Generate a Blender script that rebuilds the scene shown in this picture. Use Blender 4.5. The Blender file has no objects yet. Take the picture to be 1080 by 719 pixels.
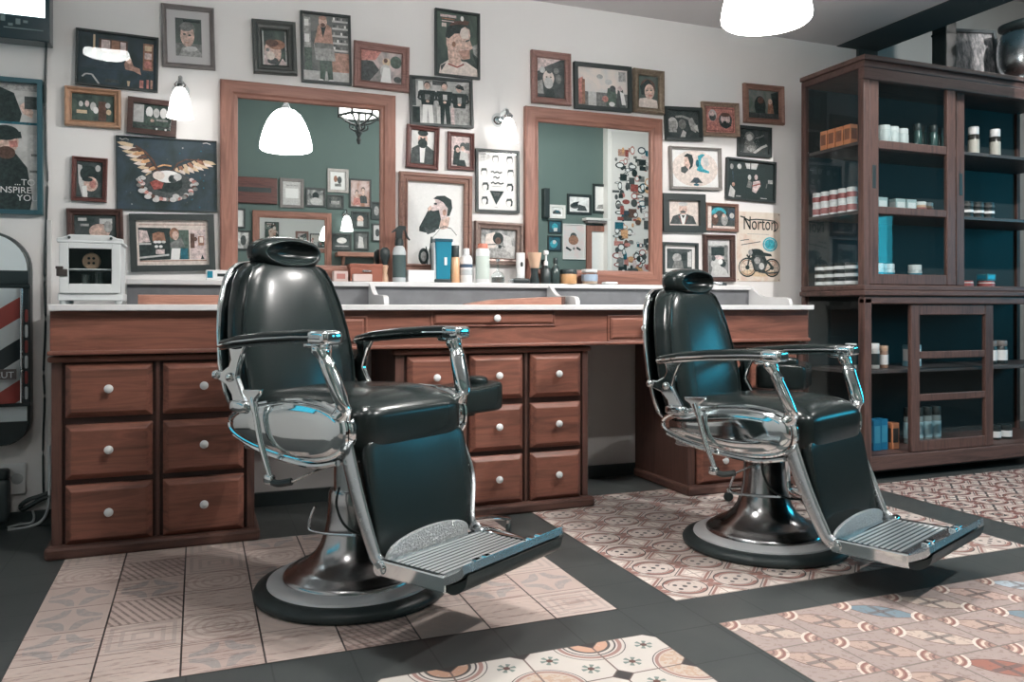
import bpy, bmesh, math, random
from math import sin, cos, pi, radians, sqrt, atan2, tan
from mathutils import Vector, Matrix
random.seed(7)
SC = bpy.context.scene
COL = SC.collection
D = bpy.data

# ------------------------------------------------------------------ camera model (1080x719)
FPX, YAW, HZ, EYE = 850.0, radians(21.34), 323.5, 0.90
cam_d = D.cameras.new('camera'); cam = D.objects.new('camera', cam_d); COL.objects.link(cam)
cam_d.sensor_width = 36.0; cam_d.lens = FPX / 1080 * 36.0
cam_d.shift_y = -(359.5 - HZ) / 1080.0
cam.location = (0, 0, EYE); cam.rotation_euler = (pi / 2, 0, -YAW)
cam_d.clip_start = .02
SC.camera = cam
WALL = 3.80            # room face of the back wall
OPP = -1.50            # room face of the opposite wall (seen in the mirrors)

def ray(px, py):
    u = (px - 540) / FPX; v = (HZ - py) / FPX
    return sin(YAW) + u * cos(YAW), cos(YAW) - u * sin(YAW), v
def at(px, py, Y):                      # photo pixel on the plane y = Y -> (x, z)
    X, yf, v = ray(px, py); t = Y / yf
    return X * t, EYE + v * t

# ------------------------------------------------------------------ colours and node helpers
def L(c):
    c /= 255.0
    return c / 12.92 if c <= .04045 else ((c + .055) / 1.055) ** 2.4
def RGB(r, g, b, k=1.0): return (min(L(r) * k, .95), min(L(g) * k, .95), min(L(b) * k, .95), 1)

class E:                                 # tiny expression -> math nodes compiler
    tree = None
    def __init__(s, k): s.k = k
    @staticmethod
    def op(o, *a):
        n = E.tree.nodes.new('ShaderNodeMath'); n.operation = o
        for i, x in enumerate(a):
            if isinstance(x, E): E.tree.links.new(x.k, n.inputs[i])
            else: n.inputs[i].default_value = x
        return E(n.outputs[0])
    def __add__(s, o): return E.op('ADD', s, o)
    __radd__ = __add__
    def __sub__(s, o): return E.op('SUBTRACT', s, o)
    def __rsub__(s, o): return E.op('SUBTRACT', o, s)
    def __mul__(s, o): return E.op('MULTIPLY', s, o)
    __rmul__ = __mul__
    def __truediv__(s, o): return E.op('DIVIDE', s, o)
    def __lt__(s, o): return E.op('LESS_THAN', s, o)
    def __gt__(s, o): return E.op('GREATER_THAN', s, o)
    def abs(s): return E.op('ABSOLUTE', s)
    def floor(s): return E.op('FLOOR', s)
    def fract(s): return E.op('FRACT', s)
    def sqrt(s): return E.op('SQRT', s)
    def cos(s): return E.op('COSINE', s)
    def mx(s, o): return E.op('MAXIMUM', s, o)
    def mn(s, o): return E.op('MINIMUM', s, o)
def dist(u, v, cu, cv):
    a = u - cu; b = v - cv
    return (a * a + b * b).sqrt()
def band(x, lo, hi): return (x > lo) * (x < hi)

class M:                                 # material builder
    def __init__(s, name, base=(.5, .5, .5, 1), rough=.5, metal=0.0, spec=.5, coat=0.0):
        s.m = D.materials.new(name); s.m.use_nodes = True
        s.t = s.m.node_tree; s.n = s.t.nodes; s.b = s.n['Principled BSDF']
        s.b.inputs['Base Color'].default_value = base
        s.b.inputs['Roughness'].default_value = rough
        s.b.inputs['Metallic'].default_value = metal
        s.b.inputs['Specular IOR Level'].default_value = spec
        s.b.inputs['Coat Weight'].default_value = coat
        s.m.diffuse_color = base
        E.tree = s.t
    def link(s, a, b): s.t.links.new(a, b)
    def coord(s, scale=(1, 1, 1), kind='Object'):
        c = s.n.new('ShaderNodeTexCoord'); mp = s.n.new('ShaderNodeMapping')
        mp.inputs['Scale'].default_value = scale
        s.link(c.outputs[kind], mp.inputs['Vector']); return mp.outputs['Vector']
    def xyz(s):
        c = s.n.new('ShaderNodeTexCoord'); sp = s.n.new('ShaderNodeSeparateXYZ')
        s.link(c.outputs['Object'], sp.inputs[0])
        return E(sp.outputs[0]), E(sp.outputs[1]), E(sp.outputs[2])
    def noise(s, vec, scale, detail=4, rough=.55, dist=0.0):
        n = s.n.new('ShaderNodeTexNoise'); n.inputs['Scale'].default_value = scale
        n.inputs['Detail'].default_value = detail; n.inputs['Roughness'].default_value = rough
        n.inputs['Distortion'].default_value = dist
        if vec is not None: s.link(vec, n.inputs['Vector'])
        return n.outputs['Fac']
    def white(s, a, b):
        cb = s.n.new('ShaderNodeCombineXYZ'); s.link(a.k, cb.inputs[0]); s.link(b.k, cb.inputs[1])
        w = s.n.new('ShaderNodeTexWhiteNoise'); w.noise_dimensions = '3D'; s.link(cb.outputs[0], w.inputs['Vector'])
        return E(w.outputs['Value'])
    def ramp(s, fac, stops):
        r = s.n.new('ShaderNodeValToRGB'); e = r.color_ramp.elements
        while len(e) < len(stops): e.new(.5)
        for i, (p, c) in enumerate(stops): e[i].position = p; e[i].color = c
        s.link(fac.k if isinstance(fac, E) else fac, r.inputs[0]); return r.outputs[0]
    def mix(s, a, b, fac):
        n = s.n.new('ShaderNodeMix'); n.data_type = 'RGBA'
        for x, i in ((a, 6), (b, 7)):
            if isinstance(x, tuple): n.inputs[i].default_value = x
            else: s.link(x, n.inputs[i])
        if isinstance(fac, (int, float)): n.inputs[0].default_value = fac
        else: s.link(fac.k if isinstance(fac, E) else fac, n.inputs[0])
        return n.outputs[2]
    def bump(s, h, strength=.2, d=.002):
        n = s.n.new('ShaderNodeBump'); n.inputs['Strength'].default_value = strength; n.inputs['Distance'].default_value = d
        s.link(h.k if isinstance(h, E) else h, n.inputs['Height']); s.link(n.outputs[0], s.b.inputs['Normal'])
    def color(s, c): s.link(c, s.b.inputs['Base Color'])

def wood(name, light, dark, axis='X', rough=.4, scale=1.0, spec=.4):
    m = M(name, light, rough, spec=spec)
    k = {'X': (1.2, 14, 14), 'Z': (14, 14, 1.2), 'Y': (14, 1.2, 14)}[axis]
    v = m.coord(tuple(x * scale for x in k))
    f1 = m.noise(v, 1.6, 6, .62, 1.2)
    k2 = {'X': (4, 160, 160), 'Z': (160, 160, 4), 'Y': (160, 4, 160)}[axis]
    f2 = m.noise(m.coord(tuple(x * scale for x in k2)), 1.0, 2)
    mid = tuple((a + b) / 2 for a, b in zip(light, dark))
    c = m.ramp(f1, [(.32, dark), (.44, mid), (.52, light), (.60, mid), (.68, light), (.8, dark)])
    c = m.mix(c, dark, E(f2) * .35)
    m.color(c); m.bump(E(f2), .12, .001)
    return m.m

def plain(name, col, rough=.5, metal=0, spec=.5, coat=0.0, var=.0, vs=30):
    m = M(name, col, rough, metal, spec, coat)
    if var:
        f = m.noise(m.coord(), vs, 4)
        m.color(m.ramp(f, [(.25, tuple(x * (1 - var) for x in col[:3]) + (1,)), (.75, tuple(min(1, x * (1 + var)) for x in col[:3]) + (1,))]))
    else:
        f = m.noise(m.coord(), 40, 2)
        r = m.n.new('ShaderNodeMapRange'); r.inputs['To Min'].default_value = max(.02, rough * .85); r.inputs['To Max'].default_value = min(1, rough * 1.15)
        m.link(f, r.inputs['Value']); m.link(r.outputs[0], m.b.inputs['Roughness'])
    return m.m

def emit(name, col, strength):
    m = M(name, col, .4); m.b.inputs['Emission Color'].default_value = col; m.b.inputs['Emission Strength'].default_value = strength
    return m.m

def pane(name, tint=(1, 1, 1, 1), refl=1.0, gl=(.9, .95, .95, 1)):   # thin clear glass sheet
    m = M(name); t = m.n.new('ShaderNodeBsdfTransparent'); t.inputs[0].default_value = tint
    g = m.n.new('ShaderNodeBsdfGlossy'); g.inputs['Roughness'].default_value = .015; g.inputs[0].default_value = gl
    lw = m.n.new('ShaderNodeFresnel'); lw.inputs[0].default_value = 1.5
    geo = m.n.new('ShaderNodeNewGeometry')
    f = E(lw.outputs[0]) * refl * (1 - E(geo.outputs['Backfacing']))
    mx = m.n.new('ShaderNodeMixShader'); m.link(f.k, mx.inputs[0]); m.link(t.outputs[0], mx.inputs[1]); m.link(g.outputs[0], mx.inputs[2])
    m.link(mx.outputs[0], m.n['Material Output'].inputs[0]); return m.m

# ------------------------------------------------------------------ mesh builder
class MB:
    def __init__(s): s.v = []; s.f = []; s.mi = []; s.mats = []; s.cur = 0
    def mat(s, m):
        if m not in s.mats: s.mats.append(m)
        s.cur = s.mats.index(m); return s
    def add(s, vs, fs):
        o = len(s.v); s.v += [tuple(v) for v in vs]
        for f in fs: s.f.append([i + o for i in f]); s.mi.append(s.cur)
        return s
    def box(s, x0, y0, z0, x1, y1, z1):
        x0, x1 = sorted((x0, x1)); y0, y1 = sorted((y0, y1)); z0, z1 = sorted((z0, z1))
        return s.add([(x0, y0, z0), (x1, y0, z0), (x1, y1, z0), (x0, y1, z0), (x0, y0, z1), (x1, y0, z1), (x1, y1, z1), (x0, y1, z1)],
                     [(3, 2, 1, 0), (4, 5, 6, 7), (0, 1, 5, 4), (1, 2, 6, 5), (2, 3, 7, 6), (3, 0, 4, 7)])
    def raised(s, x0, z0, x1, z1, y, th, ch):       # chamfered slab facing -y
        a = [(x0, y, z0), (x1, y, z0), (x1, y, z1), (x0, y, z1)]
        b = [(x0, y - th * .45, z0), (x1, y - th * .45, z0), (x1, y - th * .45, z1), (x0, y - th * .45, z1)]
        c = [(x0 + ch, y - th, z0 + ch), (x1 - ch, y - th, z0 + ch), (x1 - ch, y - th, z1 - ch), (x0 + ch, y - th, z1 - ch)]
        f = [(8, 9, 10, 11), (3, 2, 1, 0)]
        for i in range(4):
            j = (i + 1) % 4
            f += [(i, j, 4 + j, 4 + i), (4 + i, 4 + j, 8 + j, 8 + i)]
        return s.add(a + b + c, f)
    def lathe(s, prof, n=32, c=(0, 0, 0), axis='Z', sx=1, sy=1):
        vs = []; fs = []; k = len(prof)
        for r, h in prof:
            for i in range(n):
                a = 2 * pi * i / n; p = (r * cos(a) * sx, r * sin(a) * sy, h)
                if axis == 'Y': p = (p[0], h, p[1])
                if axis == 'X': p = (h, p[0], p[1])
                vs.append((p[0] + c[0], p[1] + c[1], p[2] + c[2]))
        for j in range(k - 1):
            for i in range(n):
                i2 = (i + 1) % n
                q = (j * n + i, j * n + i2, (j + 1) * n + i2, (j + 1) * n + i)
                fs.append(q if axis != 'Y' else q[::-1])
        if prof[0][0] > 1e-5: fs.append(tuple(range(n))[::-1])
        if prof[-1][0] > 1e-5: fs.append(tuple((k - 1) * n + i for i in range(n)))
        return s.add(vs, fs)
    def tube(s, pts, r, n=10, flat=1.0, up=(0, 0, 1), cap=True):
        pts = [Vector(p) for p in pts]; k = len(pts)
        rs = r if isinstance(r, (list, tuple)) else [r] * k
        vs = []; fs = []; up = Vector(up)
        for i, p in enumerate(pts):
            t = (pts[min(i + 1, k - 1)] - pts[max(i - 1, 0)]).normalized()
            a = t.cross(up)
            if a.length < 1e-3: a = t.cross(Vector((1, 0, 0)))
            a.normalize(); b = a.cross(t).normalized()
            for q in range(n):
                w = 2 * pi * q / n
                vs.append(p + a * (rs[i] * cos(w)) + b * (rs[i] * flat * sin(w)))
        for j in range(k - 1):
            for q in range(n):
                q2 = (q + 1) % n
                fs.append((j * n + q, j * n + q2, (j + 1) * n + q2, (j + 1) * n + q))
        if cap: fs.append(tuple(range(n))[::-1]); fs.append(tuple((k - 1) * n + q for q in range(n)))
        return s.add(vs, fs)
    def prism(s, poly, a, b, plane='xz'):            # polygon swept between two offsets
        n = len(poly)
        def P(p, h): return {'xz': (p[0], h, p[1]), 'xy': (p[0], p[1], h), 'yz': (h, p[0], p[1])}[plane]
        vs = [P(p, a) for p in poly] + [P(p, b) for p in poly]
        fs = [tuple(range(n)), tuple(range(n, 2 * n))[::-1]] + [(i, n + i, n + (i + 1) % n, (i + 1) % n) for i in range(n)]
        return s.add(vs, fs)
    def superq(s, c, a, e1=.3, e2=.3, nu=40, nv=20, fn=None):   # superellipsoid, optional deform
        def p(w, e): return (abs(w) ** e) * (1 if w >= 0 else -1)
        vs = []; fs = []
        for j in range(nv + 1):
            ph = -pi / 2 + pi * j / nv
            for i in range(nu):
                th = 2 * pi * i / nu
                q = [p(cos(ph), e1) * p(cos(th), e2), p(cos(ph), e1) * p(sin(th), e2), p(sin(ph), e1)]
                v = [a[k] * q[k] for k in range(3)]
                if fn: v = fn(v, q)
                vs.append((v[0] + c[0], v[1] + c[1], v[2] + c[2]))
        for j in range(nv):
            for i in range(nu):
                i2 = (i + 1) % nu
                fs.append((j * nu + i, j * nu + i2, (j + 1) * nu + i2, (j + 1) * nu + i))
        return s.add(vs, fs)
    def build(s, name, mat=None, parent=None, loc=None, bevel=0, smooth=False, ang=40, sub=0, seg=2):
        me = D.meshes.new(name); me.from_pydata(s.v, [], s.f)
        mats = s.mats if s.mats else [mat]
        for m in mats: me.materials.append(m)
        if len(mats) > 1: me.polygons.foreach_set('material_index', s.mi)
        bm = bmesh.new(); bm.from_mesh(me)
        bmesh.ops.remove_doubles(bm, verts=bm.verts, dist=1e-6)
        if smooth: bmesh.ops.recalc_face_normals(bm, faces=bm.faces)
        bm.to_mesh(me); bm.free(); me.validate()
        if smooth:
            me.shade_smooth()
            if ang < 180: me.set_sharp_from_angle(angle=radians(ang))
        o = D.objects.new(name, me); COL.objects.link(o)
        if parent is not None: o.parent = parent
        if loc: o.location = loc
        if bevel:
            b = o.modifiers.new('bevel', 'BEVEL'); b.width = bevel; b.segments = seg; b.limit_method = 'ANGLE'; b.angle_limit = radians(38)
        if sub:
            q = o.modifiers.new('sub', 'SUBSURF'); q.levels = sub; q.render_levels = sub
        return o

def thing(name, label, cat, loc=(0, 0, 0), rot=(0, 0, 0), group=None):
    o = D.objects.new(name, None); COL.objects.link(o); o.location = loc; o.rotation_euler = rot
    o.empty_display_size = .05
    return tag(o, label, cat, group)
def tag(o, label, cat, group=None):
    o['label'] = label; o['category'] = cat; o['kind'] = 'thing'
    if group: o['group'] = group
    return o
def struct(o): o['kind'] = 'structure'; return o
def dup(root, loc=None, rot=None, label=None, group=None):
    r = root.copy(); COL.objects.link(r)
    if loc is not None: r.location = loc
    if rot is not None: r.rotation_euler = rot
    if label: r['label'] = label
    if group: r['group'] = group
    for ch in list(root.children):
        c = ch.copy(); COL.objects.link(c); c.parent = r
        for g in ch.children:
            d = g.copy(); COL.objects.link(d); d.parent = c
    return r
def spline(pts, n=8):                    # Catmull-Rom
    P = [Vector(p) for p in pts]; out = []
    for i in range(len(P) - 1):
        a, b, c, d = P[max(i - 1, 0)], P[i], P[i + 1], P[min(i + 2, len(P) - 1)]
        for k in range(n):
            t = k / n
            out.append(.5 * ((2 * b) + (c - a) * t + (2 * a - 5 * b + 4 * c - d) * t * t + (3 * b - a - 3 * c + d) * t ** 3))
    out.append(P[-1]); return out
def text_polys(s, size=1.0, shear=0.0):  # lettering as flat mesh data, lower left at the origin
    cu = D.curves.new('lettering', 'FONT'); cu.body = s; cu.size = size; cu.shear = shear; cu.resolution_u = 3; cu.fill_mode = 'FRONT'
    o = D.objects.new('lettering', cu); COL.objects.link(o)
    bpy.context.view_layer.update()
    me = D.meshes.new_from_object(o.evaluated_get(bpy.context.evaluated_depsgraph_get()))
    vs = [(v.co.x, v.co.y) for v in me.vertices]; fs = [tuple(p.vertices) for p in me.polygons]
    D.objects.remove(o); D.curves.remove(cu); D.meshes.remove(me)
    return vs, fs
# ------------------------------------------------------------------ materials
W_wall = plain('wall_paint', RGB(234, 232, 230), .75, spec=.2, var=.02, vs=3)
W_green = plain('green_wall_paint', RGB(100, 117, 113), .7, spec=.2, var=.03, vs=3)
W_ceil = plain('ceiling_paint', RGB(200, 197, 197), .8, spec=.1, var=.02, vs=3)
W_dark = plain('dark_grey_paint', RGB(62, 72, 74), .7, spec=.2, var=.05, vs=4)
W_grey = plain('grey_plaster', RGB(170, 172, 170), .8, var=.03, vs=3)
OAK = wood('reddish_oak', RGB(138, 90, 75), RGB(88, 57, 48), 'X', .42, .8)
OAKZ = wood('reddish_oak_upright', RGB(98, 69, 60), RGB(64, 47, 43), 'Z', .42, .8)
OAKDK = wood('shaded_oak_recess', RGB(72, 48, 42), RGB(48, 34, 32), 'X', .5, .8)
PINE = wood('warm_mirror_wood', RGB(158, 112, 97), RGB(120, 82, 70), 'Z', .45, 1.0)
PINEX = wood('warm_mirror_wood_rail', RGB(158, 112, 97), RGB(120, 82, 70), 'X', .45, 1.0)
WALN = wood('dark_walnut', RGB(100, 74, 67), RGB(62, 47, 44), 'Z', .5, 1.0)
WALNX = wood('dark_walnut_rail', RGB(98, 74, 68), RGB(62, 48, 45), 'X', .5, 1.0)
WALND = plain('cabinet_inside_dark', RGB(40, 46, 46), .6, var=.1, vs=6)
BOARD = wood('pale_wood', RGB(176, 130, 112), RGB(140, 98, 84), 'X', .45, 1.2)
MARB = plain('white_marble', RGB(214, 214, 214), .25, var=.04, vs=8)
SLATE = plain('grey_slate_splash', RGB(104, 106, 109), .5, var=.16, vs=14)
CERAM = plain('white_ceramic', RGB(226, 230, 230), .18)
CHROME = plain('polished_chrome', (.72, .77, .78, 1), .07, metal=1)
CHROMEB = plain('brushed_steel', (.62, .66, .68, 1), .26, metal=1)
CAST = M('cast_alloy', (.55, .58, .59, 1), .3, 1.0)
CAST.bump(E(CAST.noise(CAST.coord(), 90, 3, .6, 1.5)), 1.0, .012); CAST = CAST.m
STEELDK = plain('dark_polished_steel', (.44, .445, .45, 1), .2, metal=1)
LEATH = M('black_leather', RGB(27, 35, 35), .3, 0, .26, coat=.12)
_r = LEATH.n.new('ShaderNodeMapRange'); _r.inputs['To Min'].default_value = .21; _r.inputs['To Max'].default_value = .27
LEATH.link(LEATH.noise(LEATH.coord(), 9, 3), _r.inputs['Value']); LEATH.link(_r.outputs[0], LEATH.b.inputs['Roughness'])
LEATH.b.inputs['Coat Roughness'].default_value = .12
LEATH = LEATH.m
RUBBER = plain('black_rubber', RGB(44, 54, 55), .42, spec=.35)
BLACK = plain('black_plastic', RGB(42, 52, 53), .4)
IRON = plain('black_iron', RGB(44, 50, 50), .5, metal=0)
MIRROR = M('mirror_glass', (.88, .92, .91, 1), .006, 1.0).m
GLASS = pane('cabinet_glass', (.93, .96, .96, 1), .9)
PGLASS = pane('picture_glass', (1, 1, 1, 1), 1.0)
OPAL = emit('lit_opal_glass', (1, .975, .95, 1), 17)
OPALS = emit('lit_opal_glass_sconce', (1, .97, .94, 1), 2.6)
OPALW = emit('added_lamp_opal_glass', (1, .97, .94, 1), 2.5)
SATIN = plain('satin_steel', (.86, .865, .87, 1), .42, metal=1)
SCREEN = emit('lit_screen', (.86, .97, 1, 1), 2.2)
LANT = emit('lit_lantern_glass', (1, .97, .93, 1), 2.5)
WHITEP = plain('white_plastic', RGB(226, 227, 226), .35)

# ink palette used inside framed prints
PAL = dict(k=(44, 56, 56), w=(232, 232, 230), c=(220, 208, 200), s=(206, 178, 165), S=(176, 140, 126), b=(96, 74, 66), B=(150, 112, 94),
           r=(150, 84, 78), R=(188, 130, 122), t=(64, 158, 172), T=(40, 98, 112), n=(60, 74, 84), o=(206, 160, 120), g=(120, 122, 120), G=(160, 160, 158),
           d=(76, 82, 82), l=(196, 196, 194), p=(205, 188, 186), v=(84, 100, 92), y=(212, 190, 160))
_ink = {}
def ink(c):
    if c not in _ink:
        m = M('print_ink_' + {'k': 'black', 'w': 'white'}.get(c, 'tone_%d' % len(_ink)), RGB(*PAL[c]), .6, spec=.25)
        f = m.noise(m.coord(), 70, 4, .7); v = .03 if c == 'w' else (.15 if c in 'cly' else .38)
        m.color(m.ramp(f, [(.34, tuple(x * (1 - v) for x in RGB(*PAL[c])[:3]) + (1,)), (.5, RGB(*PAL[c])), (.66, tuple(min(.9, x * (1 + v * 1.2)) for x in RGB(*PAL[c])[:3]) + (1,))])); _ink[c] = m.m
    return _ink[c]
_pho = {}
def photo(a, b, sc=26):                  # mottled photographic ground between two tones
    key = (a, b, sc)
    if key not in _pho:
        m = M('photo_print_%d' % len(_pho), rough=.6, spec=.25)
        f = m.noise(m.coord(), sc, 5, .65, .6)
        m.color(m.ramp(f, [(.38, RGB(*PAL[a], k=1.12)), (.62, RGB(*PAL[b], k=1.12))])); _pho[key] = m.m
    return _pho[key]

# ------------------------------------------------------------------ floor patterns
def tile_mat(kind):
    m = M('patterned_tiles_' + kind, rough=.42, spec=.35)
    x, y, z = m.xyz()
    x0, y0, px_, py_ = {'faded': (-.44, 2.12, .2008, .2), 'rosette': (1.365, 2.118, .196, .1925), 'octagon': (.385, .955, .195, .195),
                        'medallion': (1.38, .92, .2, .2), 'carpet': (3.135, 2.0, .196, .193)}[kind]
    fx = (x - x0) / px_; fy = (y - y0) / py_
    i, j = fx.floor(), fy.floor(); u, v = fx.fract(), fy.fract()
    rnd = m.white(i, j); rnd2 = m.white(j + 7.3, i + 3.1)
    nz = E(m.noise(m.coord(), 9, 5, .6)); nf = E(m.noise(m.coord(), 60, 3))
    uc, vc = u - .5, v - .5; au, av = uc.abs(), vc.abs(); r = (uc * uc + vc * vc).sqrt()
    edge = au.mx(av)
    if kind == 'faded':
        base = m.mix(RGB(202, 184, 176), RGB(170, 152, 144), nz)
        base = m.mix(base, RGB(212, 200, 192), rnd * .7)
        streak = E(m.noise(m.coord((3, 40, 1)), 2.0, 4))
        base = m.mix(base, RGB(128, 98, 90), (streak > .56) * (rnd2 > .35) * .55)
        st = ((u + v * .45) * 9).fract() > .6
        base = m.mix(base, RGB(122, 108, 106), st * (rnd < .16) * .75)
        fl = band((uc * vc).abs(), .012, .055) * (r < .42)
        base = m.mix(base, RGB(128, 136, 140), fl * band(rnd, .16, .42) * .5)
        di = ((au + av) * 5).fract() > .55
        base = m.mix(base, RGB(206, 188, 178), di * band(rnd, .42, .62) * .4)
        sq = (edge * 7).fract() > .6
        base = m.mix(base, RGB(140, 132, 130), sq * band(rnd, .62, .8) * .35)
        cr = (r * 8).fract() > .6
        base = m.mix(base, RGB(150, 118, 108), cr * (rnd > .8) * .35)
        base = m.mix(base, RGB(196, 176, 168), (nf > .55) * .35)
        base = m.mix(base, RGB(52, 48, 48), (au > .488))
        base = m.mix(base, RGB(110, 92, 86), (av > .49) * .8)
    elif kind in ('rosette', 'carpet'):
        cream, red, dk = (RGB(212, 201, 194), RGB(148, 110, 102), RGB(70, 72, 74)) if kind == 'rosette' else (RGB(196, 178, 170), RGB(124, 80, 76), RGB(70, 74, 76))
        base = m.mix(cream, RGB(190, 178, 170), nz)
        wig = E.op('ARCTAN2', vc, uc)
        base = m.mix(base, red, (au + av * 1.7 > .46) * (r > .385) * (av < .17) * (au > .3))      # side wedges
        base = m.mix(base, dk, band(r, .352, .376))
        base = m.mix(base, red, band(r, .285, .352) * (av > .19))
        base = m.mix(base, dk, band(r, .26, .272) * (av > .12))
        base = m.mix(base, dk, band(au + av, .60, .625))
        base = m.mix(base, red, band(au + av, .66, .72))
        base = m.mix(base, RGB(224, 214, 206), au + av > .80)
        base = m.mix(base, dk, dist(au, av, 0, 0) < .045)
        base = m.mix(base, dk, dist(au, av, .135, .095) < .04)
        if kind == 'carpet':
            base = m.mix(base, dk, band(r, .10, .15)); base = m.mix(base, red, r < .08)
            base = m.mix(base, dk, band(au - av, -.04, .04) * (r > .4))
        base = m.mix(base, RGB(150, 136, 128), (edge > .487) * .8)
        base = m.mix(base, RGB(120, 96, 88), (nf > .62) * .3)
    elif kind == 'octagon':
        par = ((i + 1) * .5).fract() > .25
        parj = ((j + 1) * .5).fract() > .25
        uu = u + par * (1 - 2 * u)                     # mirrored on every second column
        vv = v + parj * (1 - 2 * v)
        cream, rose, dk, bei = RGB(216, 210, 203), RGB(160, 126, 119), RGB(84, 80, 80), RGB(200, 186, 174)
        base = m.mix(cream, RGB(200, 193, 186), nz)
        d1 = dist(uu, vv, 0, 0); d2 = dist(uu, vv, 1, 1)
        base = m.mix(base, RGB(200, 160, 138), (d1 < .27) * (nf > .35))
        for lo, hi, c in ((.27, .31, dk), (.36, .385, dk), (.41, .465, rose), (.505, .52, dk)):
            base = m.mix(base, c, band(d1, lo, hi))
        base = m.mix(base, bei, d2 < .42); base = m.mix(base, RGB(192, 166, 146), (d2 < .40) * (nf > .5))
        base = m.mix(base, rose, band(d2, .42, .465)); base = m.mix(base, dk, band(d2, .485, .50))
        for cu, cv in ((.70, .30), (.30, .70)):
            du, dv = uu - cu, vv - cv; q = (du * du + dv * dv).sqrt()
            pet = (E.op('ARCTAN2', dv, du) * 6).cos() > (-.1)
            base = m.mix(base, RGB(120, 136, 130), (q < .125) * pet); base = m.mix(base, RGB(96, 66, 60), q < .045)
        base = m.mix(base, RGB(120, 104, 98), edge > .487)
        base = m.mix(base, RGB(66, 64, 64), (au + av) > .865)
        base = m.mix(base, RGB(108, 92, 88), band(au + av, .84, .865))
    else:
        pale = m.ramp(rnd, [(.0, RGB(184, 162, 150)), (.28, RGB(176, 190, 198)), (.5, RGB(160, 112, 100)), (.6, RGB(186, 162, 152)), (.74, RGB(120, 140, 150)), (.86, RGB(198, 182, 170))])
        pale.node.color_ramp.interpolation = 'CONSTANT'
        base = m.mix(RGB(176, 160, 154), RGB(158, 144, 140), nz)
        s1, s2 = uc + vc, uc - vc                      # lens along the uc = -vc diagonal ... rings in two corners
        lens = (s1.abs() * 1.55 + s2 * s2 * .9) < .44
        base = m.mix(base, RGB(120, 96, 90), (s1.abs() * 1.55 + s2 * s2 * .9) < .49)
        base = m.mix(base, pale, lens)
        base = m.mix(base, RGB(104, 100, 100), ((au < .04) + (av < .04)).mn(1) * (r < .24) * .75)
        base = m.mix(base, RGB(100, 84, 80), band(r, .03, .05))
        for cu, cv in ((0, 1), (1, 0)):
            d1 = dist(u, v, cu, cv)
            base = m.mix(base, RGB(166, 136, 126), d1 < .31)
            for lo, hi, c in ((.27, .31, RGB(218, 208, 198)), (.23, .26, RGB(142, 102, 94)), (.17, .21, RGB(216, 198, 184)), (.10, .13, RGB(128, 104, 98))):
                base = m.mix(base, c, band(d1, lo, hi))
        base = m.mix(base, RGB(126, 108, 102), (nf > .58) * .4)
        base = m.mix(base, RGB(130, 120, 114), (edge > .485))
    m.color(base); m.bump(nf, .08, .001)
    return m.m

def black_tile():
    m = M('black_floor_tiles', rough=.38, spec=.4)
    x, y, z = m.xyz()
    u = ((x - 1.166) / .1985).fract(); v = ((y - 1.92) / .1985).fract()
    nz = m.noise(m.coord(), 5, 5)
    c = m.ramp(nz, [(.3, RGB(62, 67, 67)), (.7, RGB(72, 76, 75))])
    e = (u - .5).abs().mx((v - .5).abs())
    c = m.mix(c, RGB(44, 50, 50), (e > .488) * .8)
    m.color(c); m.bump(e < .485, .15, .001); return m.m
FLOORB = black_tile()

# ------------------------------------------------------------------ room shell
XL, XR, XE = -2.2, 6.3, 3.73
ZLOW, ZHIGH, YSTEP, XSTEP = 2.467, 3.30, 2.12, 3.88
fl = MB(); fl.box(XL - .1, OPP - .1, -.06, XR + .1, 4.6, 0); struct(fl.build('floor', FLOORB))
def inlay(name, poly, kind):
    b = MB(); b.prism(poly, .0006, .0012, 'xy'); o = b.build(name, tile_mat(kind)); struct(o)
    bm = bmesh.new(); bm.from_mesh(o.data); bmesh.ops.recalc_face_normals(bm, faces=bm.faces); bm.to_mesh(o.data); bm.free(); return o
inlay('floor_inlay_faded', [(-.44, 2.12), (1.166, 2.12), (1.166, 3.255), (-.44, 3.255)], 'faded')
inlay('floor_inlay_rosette', [(1.365, 2.115), (2.905, 2.115), (2.905, 3.43), (1.365, 3.43)], 'rosette')
def cutpoly(x0, x1, y0, y1, p, cut):       # rectangle whose rim follows the cut tile corners
    n, k = round((x1 - x0) / p), round((y1 - y0) / p); pts = []
    for i in range(n): pts += [(x0 + i * p + cut, y0), (x0 + (i + 1) * p - cut, y0)]
    for i in range(k): pts += [(x1, y0 + i * p + cut), (x1, y0 + (i + 1) * p - cut)]
    for i in range(n): pts += [(x1 - i * p - cut, y1), (x1 - (i + 1) * p + cut, y1)]
    for i in range(k): pts += [(x0, y1 - i * p - cut), (x0, y1 - (i + 1) * p + cut)]
    q = []
    rim = lambda a: a
    return pts
_pts = cutpoly(.385, 1.165, .955, 1.93, .195, .028)
inlay('floor_inlay_octagon', _pts, 'octagon')
inlay('floor_inlay_medallion', [(1.38, .92), (2.98, .92), (2.98, 1.92), (1.38, 1.92)], 'medallion')
inlay('floor_inlay_added_rear', [(-1.9, -1.3), (2.6, -1.3), (2.6, .72), (-1.9, .72)], 'faded')  # unseen tile panel, added to brighten what the chair chrome reflects
inlay('floor_inlay_carpet', [(3.132, 2.0), (5.9, 2.0), (5.9, 3.14), (3.132, 3.14)], 'carpet')

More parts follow.
